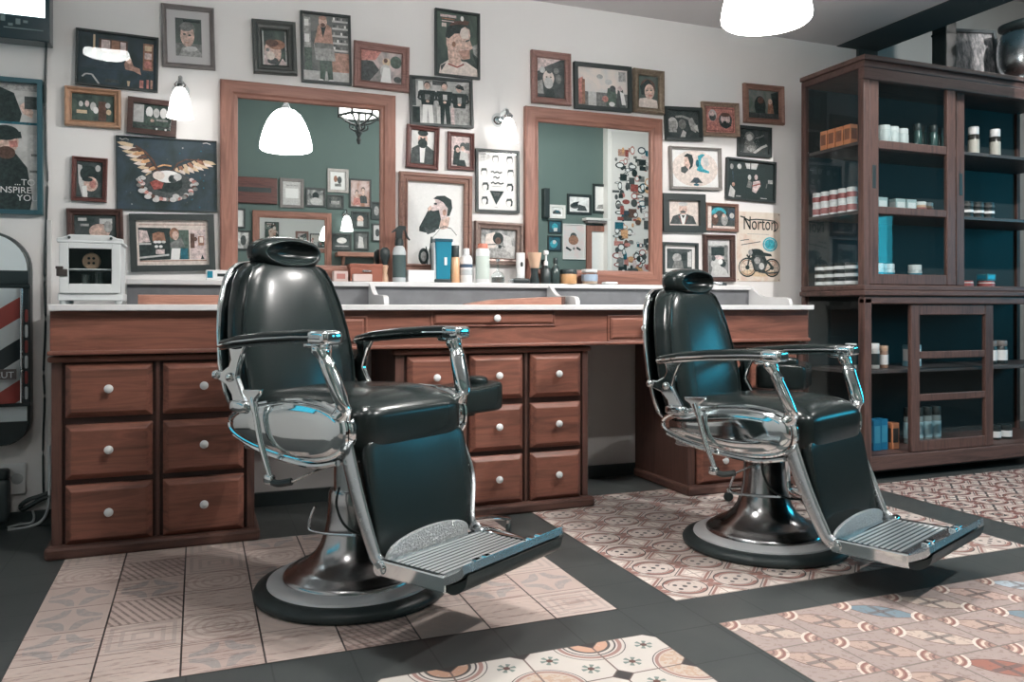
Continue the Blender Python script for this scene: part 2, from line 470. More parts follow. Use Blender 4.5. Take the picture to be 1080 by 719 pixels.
w = MB(); w.box(XL - .1, WALL, 0, XE, WALL + .12, ZLOW + .02); struct(w.build('wall_back', W_wall))
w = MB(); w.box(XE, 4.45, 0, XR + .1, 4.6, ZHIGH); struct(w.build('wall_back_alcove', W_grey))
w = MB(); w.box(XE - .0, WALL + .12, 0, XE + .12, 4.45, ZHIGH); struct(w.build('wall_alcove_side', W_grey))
w = MB(); w.box(XE, WALL - .02, 0, XE + .15, WALL + .12, ZLOW); struct(w.build('wall_corner_pier', W_dark))
w = MB(); w.box(XL - .1, YSTEP, ZLOW, XSTEP, WALL + .12, ZLOW + .06); struct(w.build('ceiling_lowered', W_ceil))
w = MB(); w.box(XSTEP - .30, YSTEP, ZLOW - .004, XSTEP, WALL + .12, ZLOW + .10); struct(w.build('ceiling_beam_and_shade', W_dark))  # beam widened in dark paint to stand in for the ceiling's shade
w = MB(); w.box(XL - .1, YSTEP, ZLOW + .06, XSTEP, YSTEP + .06, ZHIGH); struct(w.build('ceiling_step', W_ceil))
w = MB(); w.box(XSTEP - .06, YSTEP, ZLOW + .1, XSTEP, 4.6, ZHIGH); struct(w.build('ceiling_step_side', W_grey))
w = MB(); w.box(XL - .1, OPP - .1, ZHIGH, XR + .1, 4.6, ZHIGH + .06); struct(w.build('ceiling_high', W_ceil))
w = MB(); w.box(XL - .1, OPP - .12, 0, XR + .1, OPP, ZHIGH); struct(w.build('wall_opposite', W_green))
# left wall with a window, right wall with the shop window
def holed_wall(name, x0, x1, ya, yb, za, zb, mat):
    b = MB()
    b.box(x0, OPP - .1, 0, x1, ya, ZHIGH); b.box(x0, yb, 0, x1, 4.6, ZHIGH); b.box(x0, ya, 0, x1, yb, za); b.box(x0, ya, zb, x1, yb, ZHIGH)
    struct(b.build(name, mat))
holed_wall('wall_left', XL - .12, XL, 1.0, 3.5, 1.15, 1.75, W_wall)
b = MB(); ya, yb, za, zb = .02, 2.65, 1.02, 1.86
b.box(XR, OPP - .1, 0, XR + .12, ya, ZHIGH); b.box(XR, yb, 0, XR + .12, 4.6, ZHIGH); b.box(XR, ya, 0, XR + .12, yb, za); b.box(XR, ya, zb, XR + .12, yb, ZHIGH); b.box(XR, .48, za, XR + .12, .93, zb)
struct(b.build('wall_right', W_dark))
def window(name, x, ya, yb, za, zb, n):
    b = MB(); t = .06
    b.box(x, ya, za, x + t, yb, za + t); b.box(x, ya, zb - t, x + t, yb, zb)
    for i in range(n + 1):
        y = ya + (yb - ya - t) * i / n; b.box(x, y, za, x + t, y + t, zb)
    o = struct(b.build(name, W_dark, bevel=.004))
    g = MB(); g.box(x + .026, ya, za, x + .032, yb, zb); g.build('window_glass', GLASS, o)
window('window_1', XL - .09, 1.0, 3.5, 1.15, 1.75, 3)
window('window_2', XR + .03, .02, .48, 1.02, 1.86, 1)
window('window_3', XR + .03, .93, 2.65, 1.02, 1.86, 2)
w = MB(); w.box(XL, WALL - .014, 0, XE, WALL, .065); struct(w.build('baseboard_back', BLACK, bevel=.003))
# ------------------------------------------------------------------ dressers, apron, worktop
YF = 3.28
ROWS = [(.044, .257), (.277, .475), (.50, .693)]
def knob(parent, x, y, z):
    b = MB(); b.lathe([(.0001, -.030), (.010, -.029), (.0155, -.024), (.0155, -.019), (.009, -.013), (.006, -.006), (.006, 0)], 16, (x, y, z), 'Y')
    return b.build('knob', CERAM, parent, smooth=True)
PLIN = wood('dark_oak_plinth', RGB(98, 69, 60), RGB(64, 47, 43), 'X', .42, .8)
DRS = []
def dresser(name, label, x0, x1, cols):
    t = thing(name, label, 'drawer cabinet', ((x0 + x1) / 2, YF, 0), group='oak drawer cabinets under the worktop')
    ox = (x0 + x1) / 2
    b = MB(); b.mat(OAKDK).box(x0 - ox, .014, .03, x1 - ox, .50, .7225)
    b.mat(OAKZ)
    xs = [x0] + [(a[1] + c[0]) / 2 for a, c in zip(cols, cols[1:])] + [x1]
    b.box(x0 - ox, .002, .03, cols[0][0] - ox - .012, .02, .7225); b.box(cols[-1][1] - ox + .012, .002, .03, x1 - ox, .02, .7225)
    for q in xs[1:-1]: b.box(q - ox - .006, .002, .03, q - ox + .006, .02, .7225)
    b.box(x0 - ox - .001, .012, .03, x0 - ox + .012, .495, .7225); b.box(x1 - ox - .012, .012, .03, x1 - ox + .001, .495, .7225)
    b.build('cabinet_body', None, t)
    b = MB(); b.box(x0 - ox - .02, -.035, 0, x1 - ox + .02, .49, .046); b.build('plinth', PLIN, t, bevel=.012)
    b = MB(); b.box(x0 - ox - .012, -.014, .700, x1 - ox + .012, .03, .7225); b.build('cornice', OAK, t, bevel=.008)
    for (a, c) in cols:
        for (z0, z1) in ROWS:
            b = MB(); b.raised(a - ox, z0, c - ox, z1, .014, .034, .021)
            d = b.build('drawer', OAK, t, bevel=.003)
            knob(d, (a + c) / 2 - ox, -.020, (z0 + z1) / 2 + .008)
    DRS.append(t); return t
dresser('drawer_cabinet', 'reddish oak drawer cabinet at the left end of the counter, two columns of drawers', -.485, .207, [(-.441, -.154), (-.119, .168)])
dresser('drawer_cabinet', 'reddish oak drawer cabinet with three columns of drawers, middle of the counter', .764, 1.651, [(.812, 1.05), (1.086, 1.331), (1.367, 1.613)])
dresser('drawer_cabinet', 'reddish oak drawer cabinet behind the farther barber chair', 2.185, 2.872, [(2.235, 2.51), (2.55, 2.83)])

t = thing('counter_apron', 'long reddish oak apron with shallow drawers below the white worktop', 'counter apron', (1.19, 3.25, .7275))
b = MB(); b.box(-1.675, 0, 0, 1.685, .52, .157); b.build('rail', OAK, t)
b = MB(); b.box(-1.683, -.014, 0, 1.693, .02, .016); b.build('moulding', OAK, t, bevel=.005)
for (x0, x1, z0, z1) in ((-.89, -.562, .025, .125), (-.273, .273, .098, .15), (.556, .88, .025, .125)):
    b = MB(); b.raised(x0, z0, x1, z1, .0, .012, .010)
    d = b.build('drawer', OAK, t, bevel=.002)
    for a in (0,):
        m = MB(); m.box(x0 - .012, -.006, z0 - .01, x1 + .012, .001, z0 - .002); m.box(x0 - .012, -.006, z1 + .002, x1 + .012, .001, z1 + (.006 if z1 > .14 else .01))
        m.box(x0 - .012, -.006, z0 - .01, x0 - .003, .001, z1 + .006); m.box(x1 + .003, -.006, z0 - .01, x1 + .012, .001, z1 + .006); m.build('bead', OAK, d, bevel=.002)
    knob(d, (x0 + x1) / 2, -.012, (z0 + z1) / 2)
b = MB(); b.box(-.487, 3.215, .886, 2.885, 3.80 - .001, .909)
tag(b.build('worktop', MARB, bevel=.003), 'white marble worktop running over the oak drawer cabinets', 'worktop')

t = thing('wall_ledge', 'narrow white marble ledge above a grey slate splashback, under the mirrors', 'ledge', (1.29, 3.799, .909))
b = MB(); b.box(-1.56, -.14, .084, 1.56, 0, .106); b.build('shelf_slab', MARB, t, bevel=.003)
b = MB(); b.box(-1.56, -.118, 0.0005, 1.56, 0, .084); b.build('splashback', SLATE, t)
prof = spline([(3.681, 1.012, 0), (3.655, 1.006, 0), (3.61, .975, 0), (3.56, .955, 0), (3.50, .952, 0), (3.43, .951, 0), (3.37, .946, 0), (3.352, .928, 0), (3.35, .9095, 0)], 5)
prof = [(p.x, p.y) for p in prof] + [(3.681, .9095)]
for x, lab in ((.742, 'white curved marble divider beside the nearer barber chair back'), (1.635, 'white curved marble divider at the right end of the wooden tray'), (2.855, 'white curved marble end piece near the glass cabinet')):
    b = MB(); b.prism([(p[0] - 3.5, p[1] - .9095) for p in prof], -.011, .011, 'yz')
    tag(b.build('splash_divider', MARB, None, (x, 3.5, .9095), bevel=.004), lab, 'divider', 'marble splash dividers')

# ------------------------------------------------------------------ mirrors
def frame_loop(b, w, h, prof):          # mitred frame; prof = (inset, depth) pairs, local x/z, depth towards -y
    n = len(prof); vs = []
    for (sx, sz) in ((-1, -1), (1, -1), (1, 1), (-1, 1)):
        for (i, d) in prof: vs.append((sx * (w / 2 - i), -d, sz * (h / 2 - i)))
    fs = []
    for k in range(4):
        k2 = (k + 1) % 4
        for j in range(n - 1): fs.append((k * n + j, k * n + j + 1, k2 * n + j + 1, k2 * n + j))
        fs.append((k * n + n - 1, k * n, k2 * n, k2 * n + n - 1))
    b.add(vs, [f[::-1] for f in fs])
MPROF = [(0, 0), (0, .026), (.006, .030), (.052, .030), (.060, .024), (.072, .022), (.076, .008), (.076, 0)]
def mirror(label, x0, x1, z0, z1, y, rz=0):
    t = thing('wall_mirror', label, 'mirror', ((x0 + x1) / 2, y, (z0 + z1) / 2), (0, 0, rz))
    w, h = x1 - x0, z1 - z0
    b = MB(); frame_loop(b, w, h, MPROF)
    # rails get lengthwise grain
    b.mats = [PINE, PINEX]; b.mi = [1 if (k // len(MPROF)) % 2 == 0 else 0 for k in range(len(b.f))]
    b.build('frame', None, t)
    b = MB(); b.box(-w / 2 + .07, -.010, -h / 2 + .07, w / 2 - .07, -.006, h / 2 - .07); b.build('mirror_glass', MIRROR, t)
    return t
mirror('large wooden framed mirror behind the nearer barber chair', .094, .880, 1.017, 1.904, WALL - .0005)
mirror('wooden framed mirror between the hair chart and the farther chair', 1.547, 2.350, 1.017, 1.918, WALL - .0005)

# ------------------------------------------------------------------ framed prints
GILT = plain('old_gold_frame', RGB(170, 134, 108), .4, spec=.5, var=.22, vs=40)
SILV = plain('silver_grey_frame', RGB(150, 146, 142), .4, metal=.3, var=.15, vs=30)
GREYF = plain('weathered_grey_frame', RGB(126, 120, 118), .6, var=.12, vs=30)
BLKF = plain('black_frame', RGB(46, 54, 54), .42)
BRNF = wood('dark_brown_frame', RGB(86, 62, 56), RGB(60, 44, 42), 'X', .4, 2)
MAHF = wood('mahogany_frame', RGB(112, 70, 64), RGB(76, 48, 46), 'X', .38, 2)
OAKF = wood('light_wood_frame', RGB(146, 112, 99), RGB(116, 86, 76), 'X', .45, 2)
PINKF = wood('rosewood_frame', RGB(156, 120, 112), RGB(122, 92, 86), 'X', .45, 2)
FLAT = lambda w, d: [(0, 0), (0, d), (w, d), (w, .004)]
MOULD = lambda w, d: [(0, 0), (0, d * .7), (w * .12, d), (w * .32, d), (w * .55, d * .62), (w * .82, d * .55), (w * .9, d * .7), (w, d * .45), (w, .004)]
def sh(b, u0, v0, w, h, y, shapes, L0=0):
    k = 0
    def P(u, v): return (u0 + min(max(u, 0), 1) * w, v0 - min(max(v, 0), 1) * h)
    for s in shapes:
        k += 1; yy = y - .00006 * k
        if s[0] == 'r': poly = [(s[1], s[4]), (s[3], s[4]), (s[3], s[2]), (s[1], s[2])]; c = s[5]
        elif s[0] == 'e':
            rot = s[6] if len(s) > 6 else 0
            poly = []
            for i in range(22):
                a = -2 * pi * i / 22; ex, ey = s[3] * cos(a), s[4] * sin(a)
                poly.append((s[1] + ex * cos(rot) - ey * sin(rot), s[2] + ex * sin(rot) + ey * cos(rot)))
            c = s[5]
        elif s[0] == 'p': poly = s[1]; c = s[2]
        elif s[0] == 'l':
            pts = s[1]; hw = s[2] / 2; c = s[3]; b.mat(ink(c))
            for (a, d) in zip(pts, pts[1:]):
                dx, dy = d[0] - a[0], (d[1] - a[1]); ln = sqrt(dx * dx + dy * dy) or 1; nx, ny = -dy / ln * hw, dx / ln * hw
                q = [P(a[0] + nx, a[1] + ny), P(d[0] + nx, d[1] + ny), P(d[0] - nx, d[1] - ny), P(a[0] - nx, a[1] - ny)]
                b.add([(p[0], yy, p[1]) for p in q], [(0, 1, 2, 3)])
            continue
        elif s[0] == 't':                 # lettering: text, u, v (baseline left), size, colour, shear
            vs, fs = text_polys(s[1], s[4], s[6] if len(s) > 6 else 0); c = s[5]
            b.mat(ink(c)); p0 = (u0 + s[2] * w, v0 - s[3] * h)
            b.add([(p0[0] + x, yy, p0[1] + z) for x, z in vs], fs); continue
        b.mat(ink(c) if isinstance(c, str) else c)
        q = [P(*p) for p in poly]
        ar = sum(q[i][0] * q[(i + 1) % len(q)][1] - q[(i + 1) % len(q)][0] * q[i][1] for i in range(len(q)))
        if ar < 0: q = q[::-1]
        b.add([(p[0], yy, p[1]) for p in q], [tuple(range(len(q)))])
def bust(u, v, s, hair='k', skin='s', shirt='d', beard=None, asp=1.0):      # head and shoulders, v = chin height
    a = asp
    o = [('p', [(u - .75 * s * a, v + 1.3 * s), (u - .62 * s * a, v + .42 * s), (u - .2 * s * a, v + .2 * s), (u + .2 * s * a, v + .2 * s), (u + .62 * s * a, v + .42 * s), (u + .75 * s * a, v + 1.3 * s)], shirt),
         ('p', [(u - .16 * s * a, v - .2 * s), (u + .16 * s * a, v - .2 * s), (u + .18 * s * a, v + .28 * s), (u - .18 * s * a, v + .28 * s)], skin),
         ('e', u, v - .48 * s, .36 * s * a, .40 * s, hair), ('e', u, v - .33 * s, .29 * s * a, .40 * s, skin)]
    if beard: o += [('e', u, v - .06 * s, .28 * s * a, .22 * s, beard), ('e', u, v - .13 * s, .1 * s * a, .03 * s, 'R')]
    o += [('e', u - .11 * s * a, v - .38 * s, .045 * s * a, .03 * s, 'd'), ('e', u + .11 * s * a, v - .38 * s, .045 * s * a, .03 * s, 'd')]
    return o
def figure(u, v0, v1, shirt='k', legs='d', skin='s', asp=.5, hair='k', arms=True):   # standing figure from head top v0 to feet v1
    h = v1 - v0; w = h * asp * .5
    o = [('p', [(u - .26 * w, v0 + .48 * h), (u + .26 * w, v0 + .48 * h), (u + .34 * w, v1), (u + .08 * w, v1), (u, v0 + .6 * h), (u - .08 * w, v1), (u - .34 * w, v1)], legs),
         ('p', [(u - .46 * w, v0 + .2 * h), (u + .46 * w, v0 + .2 * h), (u + .34 * w, v0 + .54 * h), (u - .34 * w, v0 + .54 * h)], shirt),
         ('e', u, v0 + .075 * h, .19 * w, .085 * h, hair), ('e', u, v0 + .1 * h, .165 * w, .08 * h, skin)]
    if arms:
        o += [('l', [(u - .44 * w, v0 + .23 * h), (u - .52 * w, v0 + .4 * h), (u - .1 * w, v0 + .46 * h)], .13 * w, shirt if shirt != 'w' else 'l'),
              ('l', [(u + .44 * w, v0 + .23 * h), (u + .52 * w, v0 + .4 * h), (u + .1 * w, v0 + .46 * h)], .13 * w, shirt if shirt != 'w' else 'l'), ('e', u, v0 + .46 * h, .1 * w, .03 * h, skin)]
    return o
def picture(label, corners, prof, fmat, bg, shapes=(), mat=None, border=0.0, glass=True, y=WALL - .0006, rz=0, group=None, cat='picture', name='picture_frame', wide=True):
    if len(corners) == 4 and isinstance(corners[0], tuple):
        P = [at(px, py, WALL - .012) for px, py in corners]        # TL TR BR BL
        cx = sum(p[0] for p in P) / 4; cz = sum(p[1] for p in P) / 4
        w = (P[1][0] - P[0][0] + P[2][0] - P[3][0]) / 2; h = (P[0][1] - P[3][1] + P[1][1] - P[2][1]) / 2
        roll = -atan2((P[1][1] - P[0][1]) + (P[2][1] - P[3][1]), (P[1][0] - P[0][0]) + (P[2][0] - P[3][0]))
        roll = max(-.05, min(.05, roll))
    else: cx, cz, w, h = corners; roll = 0
    t = thing(name, label, cat, (cx, y, cz), (0, roll, rz), group)
    fw, fd = prof[-1][0], max(p[1] for p in prof)
    b = MB(); frame_loop(b, w, h, prof); b.build('frame', fmat, t)
    iw, ih = w - 2 * fw + .004, h - 2 * fw + .004
    if mat:
        b = MB(); b.box(-iw / 2, -.0035, -ih / 2, iw / 2, -.0005, ih / 2); b.build('mat_board', mat, t)
    pw, ph = iw - 2 * border, ih - 2 * border
    b = MB(); b.mat(bg if not isinstance(bg, str) else ink(bg)).box(-pw / 2, -.0045, -ph / 2, pw / 2, -.0008, ph / 2)
    sh(b, -pw / 2, ph / 2, pw, ph, -.0046, shapes); b.build('print', None, t)
    if glass:
        b = MB(); b.add([(-iw / 2, -.0135 if fd > .016 else -.0105, -ih / 2), (iw / 2, -.0135 if fd > .016 else -.0105, -ih / 2), (iw / 2, -.0135 if fd > .016 else -.0105, ih / 2), (-iw / 2, -.0135 if fd > .016 else -.0105, ih / 2)], [(0, 1, 2, 3)])
        b.build('glass_pane', PGLASS, t)
    return t
MATW = plain('white_mat_board', RGB(222, 220, 216), .8)
MATC = plain('cream_mat_board', RGB(206, 190, 178), .8)
MATG = plain('grey_mat_board', RGB(200, 198, 198), .8)
MATK = plain('dark_mat_board', RGB(50, 58, 58), .7)
F1, F2, F3 = FLAT(.010, .016), FLAT(.016, .02), FLAT(.022, .022)
# --- upper left cluster
picture('wide dark print of a dim barbershop interior, left of the grey portrait', [(79.5, 29), (168, 41), (166, 97), (80, 89)], FLAT(.008, .022), BLKF, photo('k', 'n', 10),
        [('r', .26, .10, .62, .36, 'b'), ('r', .29, .12, .40, .33, 'p'), ('r', .42, .12, .52, .34, 'B'), ('r', .53, .13, .60, .36, 'p'), ('r', .19, .04, .215, .32, 'y'), ('p', [(.17, .32), (.235, .32), (.22, .42), (.185, .42)], 'y'),
         ('p', [(.58, .55), (.62, .40), (.66, .42), (.70, .56), (.78, .60), (.80, .72), (.70, .66), (.60, .64)], 'S'), ('e', .64, .46, .035, .06, 's'), ('r', .82, .10, .95, .62, 'B'), ('r', .84, .14, .93, .24, 'y'), ('r', .84, .28, .93, .40, 'p'), ('r', .84, .44, .93, .58, 'R'),
         ('l', [(.06, .86), (.10, .80), (.18, .80), (.27, .97)], .025, 'l'), ('p', [(.33, .92), (.36, .86), (.50, .86), (.52, .92)], 'd'), ('r', .78, .82, .83, .97, 'R'), ('r', .87, .80, .90, .97, 'R'), ('r', .92, .80, .95, .97, 'S'), ('p', [(.62, .86), (.66, .86), (.65, .96), (.63, .96)], 'y')])
picture('grey framed portrait of a short haired boy, above the left wall lamp', [(169.5, 3), (226, 9), (227, 74), (172, 70)], MOULD(.020, .022), GREYF, photo('d', 'v', 8),
        [('r', 0, .66, 1, 1, 'g'), ('p', [(.1, 1), (.25, .78), (.75, .72), (1, .92), (1, 1)], 'G'), ('e', .46, .28, .30, .20, 'g'), ('e', .45, .45, .27, .30, 's'), ('e', .40, .24, .26, .10, 'g'), ('e', .58, .80, .25, .07, 'l'),
         ('e', .34, .42, .06, .025, 'd'), ('e', .54, .44, .06, .025, 'd'), ('p', [(.2, .45), (.1, .3), (.2, .22)], 'd'), ('e', .43, .64, .08, .02, 'S'), ('r', .3, .04, .95, .10, 'k')], MATG, .036)
picture('small gold framed dark photograph left of the dark brown frame', [(67, 90), (128, 95.5), (127, 136), (69, 132)], MOULD(.026, .026), GILT, photo('k', 'v', 14),
        [('e', .22, .38, .05, .10, 'l'), ('e', .36, .36, .05, .12, 'p'), ('e', .5, .45, .07, .16, 'l'), ('e', .56, .58, .06, .12, 'w'), ('r', .12, .60, .36, .72, 'y'), ('r', .62, .25, .80, .95, 'b'), ('e', .84, .38, .06, .1, 'l'), ('e', .86, .62, .06, .1, 'y')])
picture('dark brown framed group photograph behind the left wall lamp', [(135, 101.5), (187, 108), (186, 145), (133.5, 139.5)], FLAT(.022, .020), BRNF, photo('k', 'v', 18),
        [('r', .02, .05, .28, .72, 'l'), ('e', .42, .3, .09, .2, 'w'), ('e', .60, .32, .08, .18, 'l'), ('e', .78, .30, .09, .2, 'w'), ('p', [(.32, .8), (.38, .45), (.55, .5), (.85, .5), (.95, .8)], 'v'), ('e', .5, .62, .05, .06, 's'), ('r', .05, .82, .95, .88, 'd'), ('e', .62, .92, .03, .04, 'w'), ('e', .85, .92, .03, .04, 'w'), ('r', .6, .55, .9, .62, 'G')])
b = None
wing = lambda s, X0: None
def feathers(root, tip, n, spread, ln, w, c1, c2):
    out = []
    for i in range(n):
        f = i / (n - 1); bx = root[0] + (tip[0] - root[0]) * f; by = root[1] + (tip[1] - root[1]) * f
        a = spread[0] + (spread[1] - spread[0]) * f; l = ln * (.55 + .6 * f)
        ex, ey = bx + l * cos(a), by + l * sin(a)
        nx, ny = -sin(a) * w, cos(a) * w
        out.append(('p', [(bx - nx, by - ny), (bx + .6 * (ex - bx) - nx * 1.2, by + .6 * (ey - by) - ny * 1.2), (ex, ey), (bx + .6 * (ex - bx) + nx * 1.2, by + .6 * (ey - by) + ny * 1.2), (bx + nx, by + ny)], c1 if i % 2 else c2))
    return out
random.seed(3)
emblem = [('e', random.uniform(.05, .95), random.uniform(.06, .95), .008, .011, random.choice('TTndG')) for _ in range(40)]
emblem += feathers((.36, .50), (.16, .12), 9, (2.9, 3.35), .16, .022, 'c', 'y') + feathers((.40, .46), (.24, .16), 7, (2.5, 2.9), .12, .02, 'o', 'b')
emblem += feathers((.60, .44), (.86, .29), 9, (1.2, .25), .14, .020, 'c', 'y') + feathers((.58, .40), (.80, .27), 6, (1.3, .8), .10, .018, 'B', 'y')
emblem += [('l', [(.18, .12), (.28, .20), (.36, .32), (.40, .46)], .022, 'b'), ('l', [(.56, .44), (.60, .34), (.68, .28), (.88, .275)], .018, 'b')]
emblem += [('e', .50, .66, .27, .22, 'd'), ('e', .50, .62, .15, .13, 'k')]
for i in range(34):
    a = pi * (-.08 + 1.16 * i / 33); emblem.append(('e', .50 + (.25 + .02 * (i % 3)) * cos(a), .62 + .23 * sin(a), .026, .026, 'pRGlbg'[i % 6]))
for (x, y) in ((.24, .74), (.30, .82), (.38, .86), (.55, .85), (.58, .80)): emblem.append(('e', x, y, .035, .032, 'l'))
emblem += [('l', [(.24, .62), (.21, .56), (.25, .53), (.28, .57)], .012, 'l'), ('e', .50, .53, .13, .085, 'w'), ('e', .41, .52, .06, .06, 'c'), ('e', .55, .56, .045, .055, 'd'), ('p', [(.53, .50), (.56, .60), (.51, .60)], 'k'), ('e', .60, .53, .04, .05, 'l'),
           ('l', [(.40, .40), (.46, .37), (.54, .38)], .02, 'o'), ('l', [(.40, .45), (.48, .42), (.55, .44)], .012, 'b'), ('p', [(.32, .62), (.38, .58), (.46, .62), (.44, .70), (.36, .72)], 'r'), ('l', [(.03, .03), (.06, .05), (.09, .03), (.12, .05)], .012, 'G'), ('l', [(.86, .04), (.90, .03), (.94, .05)], .012, 'l')]
picture('dark teal poster of a pale winged emblem with spread feathers', [(121, 142), (228, 149), (230, 223.5), (124, 221)], FLAT(.004, .012), BLKF, photo('n', 'k', 7), emblem, glass=False)
picture('small mahogany framed photograph of a tilted bearded head, left of the winged poster', [(75.5, 164.5), (113.5, 167), (112.5, 214), (75, 211)], MOULD(.018, .02), MAHF, photo('k', 'd', 12),
        [('p', [(.05, .1), (.2, .12), (.32, .55), (.45, .9), (.25, .98), (.1, .6)], 'l'), ('e', .48, .34, .34, .22, 'k'), ('e', .55, .62, .26, .20, 's'), ('e', .62, .62, .12, .12, 'R'), ('p', [(.22, .7), (.40, .66), (.44, .98), (.28, .98)], 'w'), ('e', .8, .18, .1, .09, 'l'), ('e', .42, .5, .2, .06, 'k')])
picture('dark brown framed photograph partly hidden by the small white cabinet', [(70, 219.5), (130, 220.5), (130, 264), (70.5, 264)], MOULD(.028, .022), BRNF, photo('k', 'd', 16),
        [('r', .1, .1, .3, .2, 'l'), ('r', .15, .3, .35, .38, 'G'), ('r', .6, .12, .9, .3, 'l'), ('e', .6, .55, .25, .25, 's'), ('e', .8, .4, .1, .2, 'G')])
picture('black framed photograph of a man in denim at a shop counter, above the ledge', [(136, 225), (226, 226.5), (227, 285), (138, 287)], FLAT(.026, .022), BLKF, 'c',
        [('r', .04, .10, .96, .115, 'B'), ('r', .04, .88, .96, .9, 'B'), ('p', [(.03, .17), (.47, .18), (.47, .86), (.04, .88)], 'k'), ('p', [(.04, .22), (.15, .24), (.19, .48), (.04, .50)], 'p'), ('p', [(.22, .30), (.30, .26), (.38, .28), (.40, .46), (.22, .46)], 'B'), ('r', .04, .5, .20, .54, 'l'),
         ('e', .26, .48, .03, .03, 'w'), ('e', .31, .48, .03, .03, 'w'), ('e', .37, .48, .03, .03, 'l'), ('e', .27, .58, .025, .03, 'w'), ('e', .33, .58, .025, .03, 'w'), ('r', .26, .64, .38, .74, 'p'), ('p', [(.04, .80), (.44, .74), (.44, .78), (.04, .84)], 'l'),
         ('r', .46, .22, .72, .86, 'v'), ('e', .52, .30, .065, .13, 'B'), ('e', .535, .34, .045, .10, 's'), ('p', [(.46, .50), (.54, .44), (.62, .38), (.66, .58), (.52, .62), (.46, .60)], 'g'), ('p', [(.48, .62), (.60, .62), (.58, .87), (.46, .86)], 'w'), ('r', .60, .62, .70, .86, 'T'), ('r', .74, .22, .95, .85, 'p'),
         ('e', .80, .42, .04, .05, 'b'), ('r', .85, .36, .93, .56, 'B'), ('r', .87, .38, .92, .50, 'c'), ('r', .74, .3, .80, .62, 'b'), ('p', [(.88, .86), (.90, .76), (.93, .86)], 'k')])
picture('dark double frame with a profile photo, above the left of the large mirror', [(265, 20), (312, 24), (313, 80), (268, 77)], MOULD(.042, .03), plain('dark_green_grey_frame', RGB(72, 76, 74), .45, var=.2, vs=50), photo('k', 'v', 12),
        [('r', 0, .04, .08, 1, 'l'), ('r', .92, .04, 1, 1, 'G'), ('e', .42, .62, .34, .34, 's'), ('p', [(.05, 1), (.1, .6), (.3, .5), (.5, 1)], 'p'), ('e', .58, .40, .34, .14, 'B'), ('e', .40, .36, .26, .1, 'b'), ('e', .42, .86, .22, .10, 'd'), ('e', .22, .56, .07, .05, 'g'), ('e', .34, .72, .16, .12, 'c'), ('p', [(.6, 1), (.8, .78), (.95, .9), (.95, 1)], 'p')])
shelf = [('r', .64, .06 + .11 * i, .98, .09 + .11 * i, 'l') for i in range(5)] + [('r', .66 + .08 * j, .02 + .11 * i, .70 + .08 * j, .06 + .11 * i, 'wdGg'[(i + j) % 4]) for i in range(5) for j in range(4)]
picture('tall black framed photograph of a man holding a crate', [(317, 11), (370.5, 17), (370, 90), (317.5, 86)], FLAT(.010, .018), BLKF, photo('d', 'g', 14),
        [('r', 0, .84, 1, 1, 'l'), ('r', .6, .55, 1, .84, 'S'), ('r', .04, .05, .18, .5, 'G'), ('r', .05, .08, .14, .18, 'w'), ('r', .05, .3, .15, .42, 'w'), ('r', .04, .5, .2, .84, 'v')] + shelf +
        [('p', [(.36, .98), (.36, .60), (.62, .60), (.64, .98), (.54, .98), (.50, .74), (.46, .98)], 'v'), ('p', [(.24, .46), (.34, .16), (.40, .14), (.55, .14), (.62, .18), (.66, .46)], 'S'), ('p', [(.38, .14), (.44, .34), (.52, .14)], 'k'), ('e', .44, .10, .09, .085, 's'), ('e', .44, .045, .085, .03, 'S'), ('e', .44, .15, .05, .03, 'b'),
         ('p', [(.24, .44), (.66, .44), (.70, .68), (.28, .68)], 'G'), ('p', [(.26, .42), (.64, .42), (.66, .50), (.26, .50)], 'g'), ('e', .38, .98, .06, .02, 'w'), ('e', .60, .98, .06, .02, 'w')])
picture('light wood framed landscape photograph over the right corner of the large mirror', [(372.5, 42.5), (432, 50), (431, 98), (373.5, 91)], MOULD(.036, .024), PINKF, photo('p', 'g', 9),
        [('p', [(0, .3), (.3, .35), (.45, .6), (.2, 1), (0, 1)], 'd'), ('p', [(0, 0), (.5, 0), (.35, .3), (0, .35)], 'R'), ('e', .62, .32, .1, .12, 'y'), ('e', .60, .62, .13, .22, 'l'), ('p', [(.48, 1), (.55, .5), (.7, .5), (.75, 1)], 'w'), ('e', .85, .3, .14, .2, 'v'), ('e', .6, .28, .05, .07, 'b'), ('e', .9, .85, .1, .1, 'd')])
